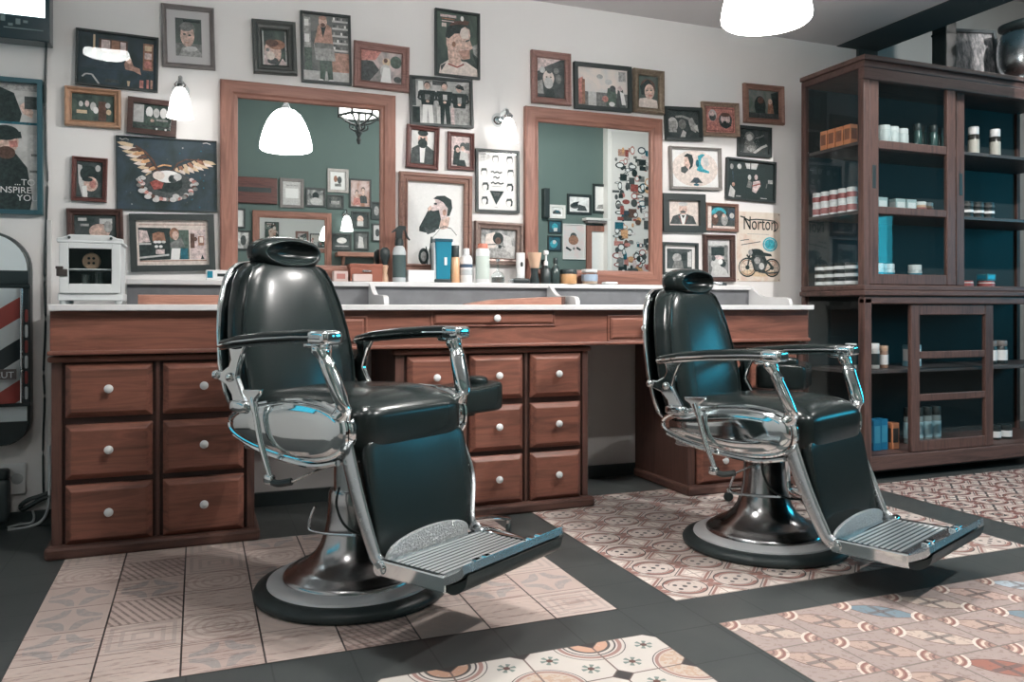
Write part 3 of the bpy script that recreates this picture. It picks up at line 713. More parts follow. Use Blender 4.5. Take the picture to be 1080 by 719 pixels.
picture('black framed poster of a man in profile with a high fade haircut', [(459, 8.5), (507, 15), (505, 84), (458.5, 79)], FLAT(.010, .018), BLKF, photo('v', 'k', 4),
        [('p', [(.06, 1), (.10, .85), (.30, .75), (.72, .76), (.98, .86), (1, 1)], 'c'), ('p', [(.26, .5), (.56, .52), (.60, .78), (.50, .84), (.30, .82)], 's'), ('p', [(.24, .52), (.24, .36), (.36, .22), (.62, .18), (.80, .24), (.82, .34), (.80, .40), (.88, .53), (.80, .57), (.81, .70), (.64, .73), (.50, .70), (.36, .66)], 's'),
         ('p', [(.60, .20), (.78, .25), (.78, .38), (.62, .40), (.55, .30)], 'c'), ('p', [(.22, .40), (.26, .24), (.42, .14), (.66, .13), (.74, .18), (.60, .24), (.56, .32), (.44, .33), (.30, .42)], 'k'), ('p', [(.30, .22), (.40, .14), (.66, .10), (.80, .11), (.76, .17), (.5, .18)], 'b'),
         ('p', [(.70, .42), (.80, .39), (.79, .42), (.70, .45)], 'd'), ('e', .42, .50, .045, .045, 'B'), ('p', [(.52, .60), (.80, .56), (.80, .70), (.64, .73)], 'S'), ('l', [(.28, .82), (.50, .86), (.66, .80)], .025, 'r'), ('p', [(.10, .86), (.24, .80), (.12, .94)], 'd'), ('p', [(.84, .60), (.98, .70), (.96, .78)], 'k'), ('p', [(.86, .5), (1, .45), (1, .68), (.9, .62)], 'G'),
         ('r', .10, .045, .48, .085, 'p'), ('r', .13, .10, .44, .12, 'B'), ('r', .13, .14, .42, .155, 'p'), ('r', .13, .18, .24, .24, 'c'), ('e', .62, .08, .04, .04, 'w')])
picture('black framed photograph of three men standing in black shirts', [(432, 79), (499, 85), (498, 135), (432, 132)], FLAT(.012, .02), BLKF, photo('l', 'g', 12),
        [('r', 0, .62, .14, 1, 'k'), ('r', .0, 0, .08, .6, 'd'), ('r', .12, .05, .2, .3, 'w'), ('r', .36, .02, .6, .12, 'd'), ('r', .9, .1, 1, .9, 'G')] +
        figure(.27, .06, 1.0, 'k', 'w', 's', .62) + figure(.56, .06, 1.0, 'k', 'k', 's', .62) + figure(.81, .08, 1.05, 'k', 'G', 's', .62) + [('r', .23, .34, .31, .46, 'g'), ('r', .53, .32, .60, .44, 'l'), ('r', .78, .36, .85, .5, 'G'), ('p', [(.74, .12), (.88, .10), (.90, .2), (.78, .17)], 'k'), ('r', .42, .6, .48, .98, 'l'), ('r', .66, .6, .72, .98, 'p')])
picture('mahogany framed portrait of a bearded man in a jacket, below the three men', [(430, 130.5), (464, 134.5), (462, 179.5), (427.5, 176)], MOULD(.024, .022), MAHF, photo('l', 'w', 6),
        [('p', [(0, 1), (.05, .55), (.3, .44), (.7, .44), (1, .58), (1, 1)], 'd'), ('p', [(.38, .46), (.62, .46), (.58, .95), (.42, .95)], 'w'), ('e', .5, .26, .20, .2, 's'), ('e', .5, .08, .22, .09, 'k'), ('e', .5, .38, .20, .14, 'k'), ('r', .42, .46, .58, .52, 'k'), ('e', .42, .23, .05, .02, 'k'), ('e', .58, .23, .05, .02, 'k')])
picture('narrow dark frame with a small picture of two figures, right of the bearded portrait', [(472.5, 138.5), (501, 140.5), (499.5, 180.5), (472, 178)], MOULD(.020, .02), MAHF, 'p',
        [('e', .3, .42, .16, .12, 'k'), ('e', .62, .32, .16, .12, 'd'), ('p', [(.1, .95), (.15, .5), (.5, .5), (.55, .95)], 'k'), ('p', [(.4, .95), (.5, .48), (.85, .55), (.95, .95)], 'l'), ('e', .35, .46, .1, .08, 's'), ('e', .6, .4, .1, .08, 's'), ('r', .75, .2, .95, .45, 'd'), ('p', [(.3, .98), (.4, .78), (.7, .78), (.8, .98)], 'k')])
picture('large double framed poster of a man lifting a huge dark beard', [(420, 180.5), (497.5, 186), (497, 289), (421, 287)], [(0, 0), (0, .02), (.008, .026), (.016, .026), (.020, .018), (.03, .018), (.034, .024), (.042, .02), (.042, .004)], OAKF, 'w',
        [('p', [(.45, 1), (.38, .84), (.42, .66), (.58, .54), (.80, .56), (.90, .68), (.96, 1)], 'w'), ('p', [(.40, .82), (.42, .66), (.46, .66), (.46, 1), (.42, 1)], 'k'), ('e', .30, .90, .09, .10, 'k'), ('e', .30, .90, .05, .06, 'G'), ('l', [(.34, .78), (.37, .90), (.36, 1)], .02, 'k'), ('p', [(.52, .46), (.62, .38), (.76, .42), (.72, .55), (.60, .57)], 's'),
         ('p', [(.38, .36), (.44, .30), (.50, .24), (.48, .20), (.54, .17), (.66, .20), (.74, .30), (.72, .42), (.60, .46), (.50, .44)], 'p'), ('p', [(.46, .20), (.52, .165), (.66, .155), (.78, .20), (.80, .30), (.75, .40), (.70, .40), (.72, .31), (.64, .24), (.56, .21)], 'k'), ('p', [(.38, .33), (.46, .35), (.56, .33), (.60, .44), (.56, .56), (.40, .62), (.22, .60), (.22, .55)], 'k'),
         ('p', [(.30, .54), (.40, .58), (.52, .54), (.50, .60), (.36, .635)], 'd'), ('e', .66, .36, .035, .04, 'S'), ('l', [(.56, .56), (.66, .53), (.78, .55), (.88, .63)], .012, 'g'), ('l', [(.44, .68), (.54, .60), (.58, .56)], .01, 'G'), ('p', [(.38, .36), (.36, .32), (.42, .28), (.44, .32)], 's'), ('e', .50, .26, .03, .012, 'k')], glass=True)
chart = []
for (x, y, kind) in ((.16, .10, 0), (.46, .12, 1), (.82, .13, 2), (.17, .36, 3), (.84, .36, 4), (.20, .60, 5), (.82, .60, 6), (.18, .84, 7), (.80, .86, 8)):
    if kind == 0: chart += [('l', [(x - .07, y - .04), (x + .07, y - .05)], .008, 'G'), ('l', [(x - .07, y), (x + .07, y - .01)], .008, 'G'), ('l', [(x, y - .06), (x + .01, y + .06)], .008, 'G')]; continue
    chart += [('e', x, y, .085, .072, 'G' if kind < 3 else 'l'), ('e', x, y + .012, .062, .058, 'w')]
    chart += [('p', [(x - .085, y - .01), (x - .06, y - .07), (x + .06, y - .075), (x + .085, y - .015), (x + .04, y - .035), (x - .03, y - .03)], 'd' if kind != 1 else 'g')]
    if kind > 4: chart += [('p', [(x + .02, y - .07), (x + .09, y - .03), (x + .08, y + .05), (x + .03, y + .06), (x + .05, y)], 'k')]
chart += [('l', [(.34, .345), (.40, .33), (.42, .36), (.50, .335), (.56, .36), (.62, .34)], .022, 'd'), ('l', [(.40, .44), (.45, .42), (.50, .45), (.56, .425)], .022, 'd'), ('l', [(.34, .54), (.40, .515), (.44, .545), (.52, .52), (.58, .545), (.66, .525)], .024, 'd'), ('r', .36, .585, .62, .592, 'G'),
          ('p', [(.31, .665), (.67, .665), (.47, .90)], 'k'), ('r', .40, .705, .56, .715, 'g'), ('r', .42, .735, .54, .745, 'g'), ('r', .42, .94, .50, .947, 'G')]
picture('black framed white chart of hairstyles and a dark triangle', [(502, 156.5), (548, 159.5), (547, 225), (501.5, 223)], FLAT(.012, .02), BLKF, 'w', chart)
picture('ornate silver framed photograph under the hairstyle chart', [(500, 233), (551, 235.5), (551, 281), (500, 278)], MOULD(.036, .03), plain('antique_silver_frame', RGB(132, 114, 106), .38, metal=.25, var=.25, vs=60), photo('d', 'l', 12),
        [('p', [(.1, .95), (.16, .2), (.4, .1), (.48, .5), (.3, .9)], 'c'), ('p', [(.6, .15), (.85, .25), (.95, .9), (.7, .8)], 'l'), ('e', .5, .32, .15, .2, 'k'), ('e', .5, .40, .08, .12, 'b'), ('p', [(.15, 1), (.25, .66), (.6, .62), (.85, .8), (.9, 1)], 'G'), ('l', [(.2, .55), (.45, .52), (.7, .6)], .04, 'g'), ('e', .55, .6, .05, .06, 'k')])
# --- between and above the second mirror
picture('rosewood framed photograph above the left corner of the farther mirror', [(560, 52), (602, 57.5), (602, 111.5), (561, 108.5)], MOULD(.034, .026), PINKF, photo('d', 'k', 16),
        [('p', [(0, .35), (.5, .1), (1, .05), (1, .2), (.4, .3), (.1, .5)], 'd'), ('p', [(0, 0), (.9, 0), (.4, .18), (0, .36)], 'p'), ('e', .42, .50, .20, .20, 'c'), ('e', .42, .62, .16, .14, 'l'), ('e', .2, .3, .1, .08, 'l'), ('e', .45, .3, .1, .08, 'd'), ('e', .7, .3, .1, .07, 'g'), ('p', [(0, .6), (.2, .55), (.25, .9), (0, .9)], 'G'), ('p', [(.28, 1), (.35, .78), (.6, .76), (.66, 1)], 'k'), ('e', .78, .5, .1, .12, 'g'), ('e', .35, .47, .03, .02, 'd'), ('e', .5, .47, .03, .02, 'd')])
picture('wide black framed photograph of a bright barbershop above the farther mirror', [(605, 65), (666, 71), (665.5, 119), (606, 114)], FLAT(.020, .022), BLKF, photo('c', 'l', 8),
        [('r', 0, .62, 1, 1, 'g'), ('p', [(0, .35), (.12, .25), (.14, .95), (0, .95)], 'R'), ('p', [(.1, .3), (.16, .32), (.16, .95), (.1, .95)], 'B'), ('r', .22, .62, .38, .98, 'l'), ('e', .45, .22, .06, .06, 'G'), ('e', .62, .34, .07, .07, 'l'), ('p', [(.56, .95), (.6, .5), (.75, .45), (.8, .95)], 'v'), ('e', .7, .5, .06, .08, 'd'), ('p', [(.76, .98), (.80, .52), (.9, .5), (.95, .98)], 'd'), ('p', [(.84, .55), (.92, .6), (.96, .9), (.88, .9)], 'w'), ('e', .85, .48, .05, .07, 'p'), ('e', .55, .78, .06, .08, 'R'), ('e', .68, .9, .06, .06, 'w'), ('r', .82, .05, .96, .3, 'G')])
picture('small dark gold framed portrait of a dark haired woman, above the farther mirror', [(668, 72), (700, 75.5), (699.5, 121.5), (667.5, 118)], MOULD(.032, .03), plain('bronze_frame', RGB(134, 120, 104), .4, metal=.3, var=.3, vs=60), photo('v', 'd', 5),
        [('p', [(0, 1), (.1, .72), (.5, .66), (.95, .74), (1, 1)], 'c'), ('e', .5, .36, .36, .26, 'b'), ('p', [(.12, .34), (.5, .1), (.9, .4), (.7, .3), (.35, .6), (.2, .6)], 'k'), ('e', .58, .48, .24, .23, 's'), ('e', .66, .44, .05, .02, 'd'), ('e', .62, .60, .09, .03, 'R'), ('e', .46, .45, .05, .02, 'd')])
# --- right cluster
picture('black framed dim photograph of people at work, first right of the farther mirror', [(701, 112.5), (740.5, 113.5), (740, 149), (701.5, 147.5)], FLAT(.018, .02), BLKF, photo('k', 'd', 14),
        [('e', .18, .52, .16, .26, 'l'), ('r', .05, .4, .3, .8, 'G'), ('e', .48, .5, .12, .18, 'g'), ('l', [(.28, .24), (.5, .22), (.7, .3)], .08, 'G'), ('p', [(.65, .3), (.8, .25), (.95, .6), (.9, .8), (.75, .7)], 'G'), ('p', [(.4, .98), (.5, .7), (.6, .8), (.55, .98)], 'l'), ('p', [(.82, .6), (.95, .5), (1, .8)], 'l')])
picture('gold framed print with two oval heads, above the silver framed print', [(740, 107), (779.5, 109), (779, 145), (741, 143)], MOULD(.024, .024), plain('worn_gilt_frame', RGB(150, 128, 112), .4, metal=.2, var=.3, vs=60), 'R',
        [('r', .04, .05, .96, .95, 'R'), ('l', [(.06, .08), (.94, .08), (.94, .92), (.06, .92), (.06, .08)], .02, 'b'), ('e', .26, .34, .13, .22, 'l'), ('e', .26, .40, .11, .15, 'd'), ('e', .24, .28, .09, .1, 'p'), ('e', .68, .52, .22, .30, 'd'), ('e', .68, .46, .16, .2, 'p'), ('e', .68, .30, .16, .08, 'b'), ('p', [(.50, .7), (.6, .6), (.76, .6), (.88, .7), (.7, .84)], 'k'), ('e', .66, .58, .06, .04, 'k')])
picture('light wood framed photograph of two people outdoors, highest on the right', [(784.5, 87.5), (827, 91.5), (826, 132), (784.5, 129)], MOULD(.032, .026), OAKF, photo('g', 'v', 12),
        [('e', .4, .55, .18, .34, 'k'), ('e', .42, .36, .1, .12, 'b'), ('p', [(.2, 1), (.3, .6), (.55, .6), (.6, 1)], 'k'), ('p', [(.62, 1), (.66, .45), (.8, .4), (.86, 1)], 'B'), ('e', .72, .38, .07, .1, 's'), ('p', [(.75, .1), (1, 0), (1, 1), (.88, 1)], 'k'), ('r', 0, .8, 1, 1, 'd')])
picture('small black framed photograph of a guitarist, under the highest wood frame', [(778.5, 132), (814, 135), (812.5, 166.5), (778, 163.5)], FLAT(.016, .02), BLKF, photo('k', 'd', 10),
        [('e', .35, .3, .16, .2, 'g'), ('p', [(.15, .95), (.2, .5), (.45, .4), (.6, .7), (.5, 1)], 'g'), ('e', .35, .34, .1, .14, 'l'), ('l', [(.5, .95), (.75, .72), (.95, .6)], .09, 'l'), ('l', [(.55, .35), (.75, .28), (.85, .2)], .05, 'g'), ('e', .4, .78, .14, .12, 'G')])
picture('silver framed white print of a brown head and a turquoise head', [(706, 154), (761, 156), (760, 201), (707, 199)], MOULD(.016, .024), SILV, 'w',
        [('e', .5, .5, .49, .48, 'c'), ('p', [(.27, .18), (.34, .10), (.44, .14), (.47, .28), (.45, .44), (.38, .54), (.37, .40), (.34, .26)], 'k'), ('p', [(.28, .2), (.35, .2), (.40, .42), (.36, .52), (.26, .50), (.27, .36)], 's'), ('p', [(.20, .48), (.30, .44), (.36, .54), (.28, .64), (.20, .60)], 'd'),
         ('p', [(.56, .16), (.66, .10), (.72, .12), (.64, .22), (.62, .36), (.68, .50), (.80, .56), (.80, .62), (.60, .58), (.53, .54), (.58, .38)], 't'), ('p', [(.66, .2), (.78, .2), (.80, .40), (.70, .44)], 'l'), ('e', .55, .36, .035, .10, 'T'), ('p', [(.38, .88), (.48, .74), (.56, .74), (.66, .88)], 'd'), ('e', .52, .82, .06, .08, 'n'), ('e', .52, .93, .06, .03, 'T')])
picture('large black framed photograph of a band on a dark stage, right of the turquoise head', [(767, 166), (818.5, 171), (817, 214.5), (765, 209)], FLAT(.010, .02), BLKF, photo('k', 'k', 5),
        [('e', .10, .18, .035, .07, 'G'), ('e', .26, .16, .045, .07, 'l'), ('p', [(.38, .06), (.66, .04), (.62, .2), (.42, .2)], 'l'), ('l', [(.5, .04), (.5, .2)], .02, 'k'), ('e', .48, .42, .035, .07, 'l'), ('e', .62, .40, .035, .07, 'p'), ('p', [(.42, .68), (.46, .48), (.54, .55), (.52, .7)], 'g'), ('p', [(.54, .78), (.56, .52), (.70, .48), (.72, .62), (.62, .82)], 'p'), ('l', [(.54, .64), (.72, .56)], .03, 'r'), ('p', [(.04, .95), (.08, .66), (.18, .8), (.16, .98)], 'l'), ('e', .14, .64, .03, .05, 'S'), ('r', .88, .44, .98, .54, 'G'), ('l', [(.12, .3), (.14, .55)], .02, 'n'), ('r', .72, .93, .86, .95, 'l'), ('r', .2, .92, .3, .95, 'G'), ('l', [(.86, .54), (.84, .66)], .02, 'g')])
picture('black framed matted portrait of a moustached man in a suit, right of the farther mirror', [(699, 204), (743.5, 205), (743, 245.5), (698.5, 244)], FLAT(.036, .024), BLKF, 'c',
        [('p', [(.08, .92), (.18, .62), (.42, .52), (.58, .52), (.82, .62), (.92, .92)], 'd'), ('p', [(.40, .55), (.60, .55), (.54, .92), (.46, .92)], 'w'), ('e', .5, .34, .13, .22, 's'), ('e', .5, .14, .14, .09, 'l'), ('e', .5, .45, .09, .05, 'd'), ('p', [(.44, .58), (.56, .58), (.5, .70)], 'k'), ('l', [(.36, .6), (.46, .92)], .02, 'r'), ('l', [(.64, .6), (.54, .92)], .02, 'r')])
picture('small wood framed colour photograph left of the tin motorcycle sign', [(743.5, 213.5), (779, 215), (778, 245), (744, 243)], MOULD(.018, .02), OAKF, photo('k', 'd', 14),
        [('r', 0, 0, .16, 1, 'c'), ('e', .42, .3, .26, .24, 't'), ('e', .46, .5, .2, .3, 'd'), ('e', .28, .6, .12, .25, 'b'), ('e', .62, .6, .12, .25, 'G'), ('e', .3, .45, .06, .08, 's'), ('e', .6, .4, .06, .08, 's'), ('r', .75, .1, 1, .6, 'n'), ('e', .88, .4, .08, .12, 'l'), ('r', .2, .88, 1, 1, 'c')])
picture('black framed matted photograph behind the headrest of the farther chair', [(698.5, 255), (736, 256.5), (736, 290), (698.5, 289.5)], FLAT(.014, .02), BLKF, photo('k', 'd', 12),
        [('e', .4, .45, .18, .22, 'G'), ('p', [(.2, 1), (.3, .6), (.6, .6), (.66, 1)], 'g'), ('e', .66, .4, .1, .2, 'k'), ('r', .82, .1, .98, .9, 'l'), ('r', .1, .05, .9, .15, 'd')], MATW, .022)
picture('dark wood framed photograph of a man being shaved, left of the tin motorcycle sign', [(742.5, 247), (774.5, 248), (775, 297), (741.5, 297.5)], MOULD(.028, .026), BRNF, photo('G', 'd', 10),
        [('r', 0, 0, 1, .12, 'l'), ('r', .14, .16, .8, .42, 'k'), ('e', .5, .52, .28, .12, 'p'), ('e', .35, .66, .24, .14, 'l'), ('p', [(.1, 1), (.2, .76), (.6, .7), (.9, .85), (1, 1)], 'l'), ('e', .72, .64, .16, .12, 'k'), ('e', .60, .60, .12, .08, 'w'), ('e', .25, .5, .1, .08, 'd'), ('r', .8, .1, .95, .6, 'g')], MATG, .012)
# tin motorcycle sign
P = [at(*p, WALL - .004) for p in ((777, 222.5), (823, 223.5), (823, 297), (776, 297))]
sx0, sx1, sz1, sz0 = P[0][0], P[1][0], P[0][1], P[2][1]
sw, shh = sx1 - sx0, sz1 - sz0
t = thing('tin_sign', 'cream tin sign reading Norton above a vintage motorcycle', 'sign', ((sx0 + sx1) / 2, WALL - .0006, (sz0 + sz1) / 2))
b = MB(); TIN = M('aged_cream_tin', RGB(216, 206, 192), .45); _n = TIN.noise(TIN.coord(), 12, 5); TIN.color(TIN.ramp(_n, [(.3, RGB(206, 176, 156)), (.5, RGB(222, 212, 200)), (.75, RGB(210, 196, 178))]))
b.mat(TIN.m).box(-sw / 2, -.003, -shh / 2, sw / 2, 0, shh / 2); b.build('tin_plate', TIN.m, t, bevel=.001)
b = MB(); tw = sw * .74
vs, fs = text_polys('Norton', .1); mxx = max(v[0] for v in vs); sc = tw / mxx
b.mat(ink('k')); z0 = shh / 2 - shh * .255; x0 = -sw / 2 + sw * .14
b.add([(x0 + x * sc, -.0034, z0 + z * sc * 1.45) for x, z in vs], fs)
b.add([(x0 + x * sc + .0012, -.0034, z0 + z * sc * 1.45 + .0008) for x, z in vs], fs)
sh(b, -sw / 2, shh / 2, sw, shh, -.0032, [('l', [(.08, .07), (.16, .085), (.30, .135)], .02, 'k'), ('l', [(.26, .12), (.44, .105), (.70, .11), (.86, .12), (.93, .155), (.94, .21), (.90, .255), (.84, .27)], .018, 'k')])
b.build('lettering', None, t)
b = MB()
wheel = lambda u, v, ru, rv: [('l', [(u + ru * cos(2 * pi * i / 18), v + rv * sin(2 * pi * i / 18)) for i in range(19)], .022, 'k'), ('l', [(u + ru * .8 * cos(2 * pi * i / 18), v + rv * .8 * sin(2 * pi * i / 18)) for i in range(19)], .012, 'B')] + \
    [('l', [(u, v), (u + ru * .8 * cos(pi * i / 4), v + rv * .8 * sin(pi * i / 4))], .006, 'g') for i in range(8)] + [('e', u, v, ru * .25, rv * .25, 'k')]
sh(b, -sw / 2, shh / 2, sw, shh, -.0032, [('e', .76, .46, .17, .105, 't'), ('e', .76, .46, .14, .085, 'l'), ('e', .76, .46, .125, .076, 't'), ('l', [(.08, .42), (.2, .405), (.28, .40)], .012, 'd'), ('l', [(.10, .48), (.3, .455), (.54, .425)], .012, 'd'), ('r', .24, .315, .74, .322, 'G'),
    ('e', .5, .88, .44, .05, 'y')] + wheel(.24, .80, .19, .13) + wheel(.80, .80, .18, .125) +
   [('l', [(.24, .80), (.30, .60), (.36, .54)], .03, 'k'), ('l', [(.30, .56), (.40, .545), (.44, .57)], .02, 'k'), ('e', .44, .59, .17, .06, 'k'), ('p', [(.30, .66), (.44, .62), (.64, .63), (.70, .74), (.62, .86), (.40, .86)], 'd'), ('l', [(.22, .62), (.30, .68), (.40, .64)], .03, 'k'), ('l', [(.5, .68), (.72, .72), (.82, .8)], .035, 'k'), ('e', .60, .70, .08, .05, 'k'), ('p', [(.54, .57), (.78, .60), (.80, .635), (.56, .63)], 'k'), ('e', .50, .74, .13, .085, 'd'), ('e', .46, .70, .07, .05, 'G'), ('e', .56, .78, .06, .05, 'l'), ('l', [(.34, .62), (.40, .84), (.66, .86), (.80, .80)], .02, 'k'), ('l', [(.58, .64), (.80, .80)], .018, 'k'),
    ('l', [(.48, .86), (.7, .88), (.94, .865)], .022, 'd'), ('e', .30, .585, .05, .04, 'G')])
b.build('motorcycle_print', None, t)
b = MB()
for (x, z) in ((-1, 1), (1, 1), (-1, -1), (1, -1)): b.lathe([(.0001, -.0045), (.003, -.004), (.0034, -.003)], 10, (x * (sw / 2 - .01), 0, z * (shh / 2 - .01)), 'Y')
b.build('screw', CHROMEB, t)
# left poster of a barber at work
t = picture('tall teal edged poster of a man in a cap, beside the hanging cable', [(-34, 79.5), (45, 84), (45.5, 228), (-34, 223)], FLAT(.018, .03), plain('teal_edge_frame', RGB(58, 96, 106), .3, metal=.2), photo('l', 'G', 8),
        [('r', 0, 0, 1, .06, 'G'), ('p', [(.30, .02), (.62, .08), (.74, .24), (.70, .32), (.1, .32), (.1, .1)], 'k'), ('p', [(.70, .18), (.80, .14), (.92, .22), (.90, .27), (.76, .24)], 's'), ('r', .78, .10, 1, .20, 'd'), ('r', .0, .305, 1, .325, 'T'), ('r', .86, .4, 1, .85, 'l'), ('r', .88, .55, 1, .57, 'g'), ('r', .86, .68, 1, .70, 'g'),
         ('p', [(.0, 1), (.05, .62), (.3, .54), (.62, .54), (.82, .66), (.90, .90), (.86, 1)], 'k'), ('e', .50, .46, .19, .10, 's'), ('e', .48, .395, .22, .06, 'k'), ('p', [(.3, .40), (.72, .38), (.74, .43), (.32, .46)], 'k'), ('e', .50, .55, .14, .05, 'b'), ('p', [(.54, .46), (.66, .45), (.68, .50), (.56, .51)], 'R'),
         ('t', '...TO', .62, .800, .036, 'w'), ('t', 'INSPIRE', .36, .862, .036, 'w'), ('t', 'YOU', .66, .922, .036, 'w')], name='wall_poster', cat='poster')
# ------------------------------------------------------------------ things on the ledge (top z = 1.015)
ZL, ZC = 1.0155, .9095
def solid(name, col, rough=.4, **k): return plain(name, RGB(*col), rough, **k)
def px_span(pl, pr, ptop, Y):           # width, centre x and height above the horizon of a pixel span at depth Y
    a = at(pl, ptop, Y); c = at(pr, ptop, Y); return (a[0] + c[0]) / 2, c[0] - a[0], (a[1] + c[1]) / 2
def bottle(name, label, cat, px0, px1, ptop, body, prof, cap=None, capprof=None, Y=3.72, z=ZL, extra=None, sy=1.0, group=None):
    cx, w, ht = px_span(px0, px1, ptop, Y); h = ht - z; r = w / 2
    t = thing(name, label, cat, (cx, Y, z), group=group)
    b = MB(); b.lathe([(max(a * r, .00001), q * h) for a, q in prof], 24, sy=sy); b.build('bottle_body', body, t, smooth=True)
    if cap:
        b = MB(); b.lathe([(max(a * r, .00001), q * h) for a, q in capprof], 20, sy=sy); b.build('cap', cap, t, smooth=True)
    if extra:
        for (nm, m, z0, z1, k) in extra:
            b = MB(); b.lathe([(r * k, z0 * h), (r * k, z1 * h)], 24, sy=sy); b.f = b.f[:-2]; b.mi = b.mi[:-2]; b.build(nm, m, t, smooth=True)
    return t
CYL = [(0, 0), (.93, 0), (1, .02), (1, .78), (.9, .83), (.5, .86), (.45, .88), (0, .88)]
WB = solid('white_bottle_plastic', (232, 234, 234), .3); AMB = solid('peach_lotion', (214, 168, 130), .25); TEALP = solid('teal_blue_plastic', (40, 124, 148), .22, coat=.3)
NAVY = solid('navy_label', (70, 92, 116)); PALEG = solid('pale_green_label', (200, 212, 205)); ORG = solid('coral_cap', (206, 128, 106)); LGREY = solid('light_grey_plastic', (190, 196, 198), .3); BEIGE = solid('beige_ceramic', (212, 178, 152), .4)
TAN = solid('tan_leather', (158, 96, 78), .5); PINKW = solid('pale_pink_card', (220, 200, 194), .6); REDL = solid('faded_red_print', (188, 128, 120)); WAX = solid('amber_wax', (196, 152, 108), .3)
CLEAR = pane('clear_glass', (.86, .9, .9, 1), 2.5)
# left end of the ledge
def small_box(name, label, cat, p0, p1, ptop, pbot, Y, depth, mat, z=None, lid=None, parts=()):
    cx, w, zt = px_span(p0, p1, ptop, Y); zb = z if z is not None else at(p0, pbot, Y)[1]
    t = thing(name, label, cat, (cx, Y, zb)); h = zt - zb
    b = MB(); b.box(-w / 2, -depth / 2, 0, w / 2, depth / 2, h * (.8 if lid else 1)); b.build('box_body', mat, t, bevel=.003)
    if lid: b = MB(); b.box(-w / 2 - .002, -depth / 2 - .002, h * .8, w / 2 + .002, depth / 2 + .002, h); b.build('lid', lid, t, bevel=.003)
    for (nm, m, a0, a1, c0, c1) in parts:
        b = MB(); b.box(-w / 2 + a0 * w, -depth / 2 - .002, c0 * h, -w / 2 + a1 * w, -depth / 2 + .0005, c1 * h); b.build(nm, m, t, bevel=.001)
    return t
small_box('tool_box', 'small white and teal box at the left end of the ledge, beside the chair back', 'box', 217, 241, 285, 293, 3.71, .06, WB, ZL, None, [('teal_label', TEALP, .06, .30, .2, .9), ('black_label', BLACK, .5, .85, .35, .65)])
small_box('card_box', 'pale box with red print beside the tan leather case', 'box', 351, 366, 286, 294, 3.72, .06, PINKW, ZL, None, [('red_print', REDL, .2, .8, .25, .75)])
t = small_box('leather_case', 'tan leather case under the right side of the large mirror', 'case', 368, 402, 278.5, 294, 3.735, .07, TAN, ZL, TAN)
b = MB(); b.box(-.02, -.043, .045, .02, -.034, .053); b.build('clasp', CHROMEB, t, bevel=.001)
small_box('card_stack', 'stack of pale cards in front of the tan leather case', 'cards', 372, 392, 289, 294, 3.68, .03, PINKW, ZL)
# shaving brush
cx, w, zt = px_span(401, 411, 261, 3.72)
t = thing('shaving_brush', 'black haired shaving brush left of the spray bottle', 'brush', (cx, 3.72, ZL)); h = zt - ZL; r = w / 2
b = MB(); b.lathe([(.0001, 0), (r * .7, 0), (r * .75, h * .12), (r * .45, h * .25), (r * .6, h * .38), (r * .75, h * .46), (r * .5, h * .5)], 20); b.build('handle', BEIGE, t, smooth=True)
b = MB(); b.lathe([(r * .55, h * .49), (r * .62, h * .56), (r * 1.05, h * .75), (r * 1.0, h * .92), (r * .5, h), (.0001, h)], 20); b.build('bristles', BLACK, t, smooth=True)
# spray bottle
cx, w, zt = px_span(414, 428, 258, 3.70)
t = thing('spray_bottle', 'grey spray bottle with a black trigger head, left of the bearded poster', 'spray bottle', (cx, 3.70, ZL)); h = zt - ZL; r = w / 2
b = MB(); b.lathe([(.0001, 0), (r * .95, 0), (r, h * .04), (r, h * .80), (r * .8, h * .92), (r * .5, h * .97), (r * .5, h)], 24); b.build('bottle_body', LGREY, t, smooth=True)
b = MB(); b.lathe([(r * 1.01, h * .12), (r * 1.01, h * .72)], 24); b.f = [f for k, f in enumerate(b.f[:-2]) if 12 <= k % 24 <= 23 or k % 24 < 3]; b.mi = [0] * len(b.f); b.build('label', solid('dark_green_label', (72, 88, 88)), t, smooth=True)
hz = at(414, 238, 3.7)[1] - ZL
b = MB(); b.lathe([(r * .6, h * .97), (r * .66, h * 1.0), (r * .6, h + .02), (r * .45, h + .03)], 16)
b.prism([(-.016, h + .028), (.012, h + .028), (.016, hz - .022), (.03, hz - .018), (.032, hz), (.0, hz + .002), (-.034, hz - .026), (-.036, hz - .034), (-.016, hz - .024)], -.009, .009, 'xz')
b.prism([(.024, hz - .018), (.031, hz - .018), (.042, hz - .05), (.052, hz - .062), (.049, hz - .067), (.034, hz - .052)], -.006, .006, 'xz')
b.build('trigger_head', BLACK, t, bevel=.002)
small_box('white_box', 'low white box left of the teal clipper stand', 'box', 429, 457, 285, 294.5, 3.71, .06, WB, ZL)
# teal clipper / hair tonic stand
cx, w, zt = px_span(456, 475.5, 252.5, 3.70)
t = thing('hair_clipper', 'teal blue hair clipper standing upright before the bearded poster', 'hair clipper', (cx, 3.70, ZL)); h = zt - ZL; w2 = w / 2
b = MB(); b.prism([(-w2 * .72, .012), (w2 * .78, .012), (w2, h), (-w2 * .8, h)], -.026, .026, 'xz'); b.build('clipper_body', TEALP, t, bevel=.006)
b = MB(); b.prism([(-w2 * .95, .004), (-w2 * .62, .004), (-w2 * .70, h * .4), (-w2 * .82, h * .92), (-w2 * 1.02, h * .92)], -.020, .024, 'xz'); b.build('side_grip', LGREY, t, bevel=.003)
b = MB(); b.box(-w2 * .9, -.028, 0, w2 * .9, .028, .016); b.build('base', BLACK, t, bevel=.003)
b = MB(); b.box(w2 * .12, -.030, h * .40, w2 * .40, -.025, h * .58); b.build('switch', WB, t, bevel=.001)
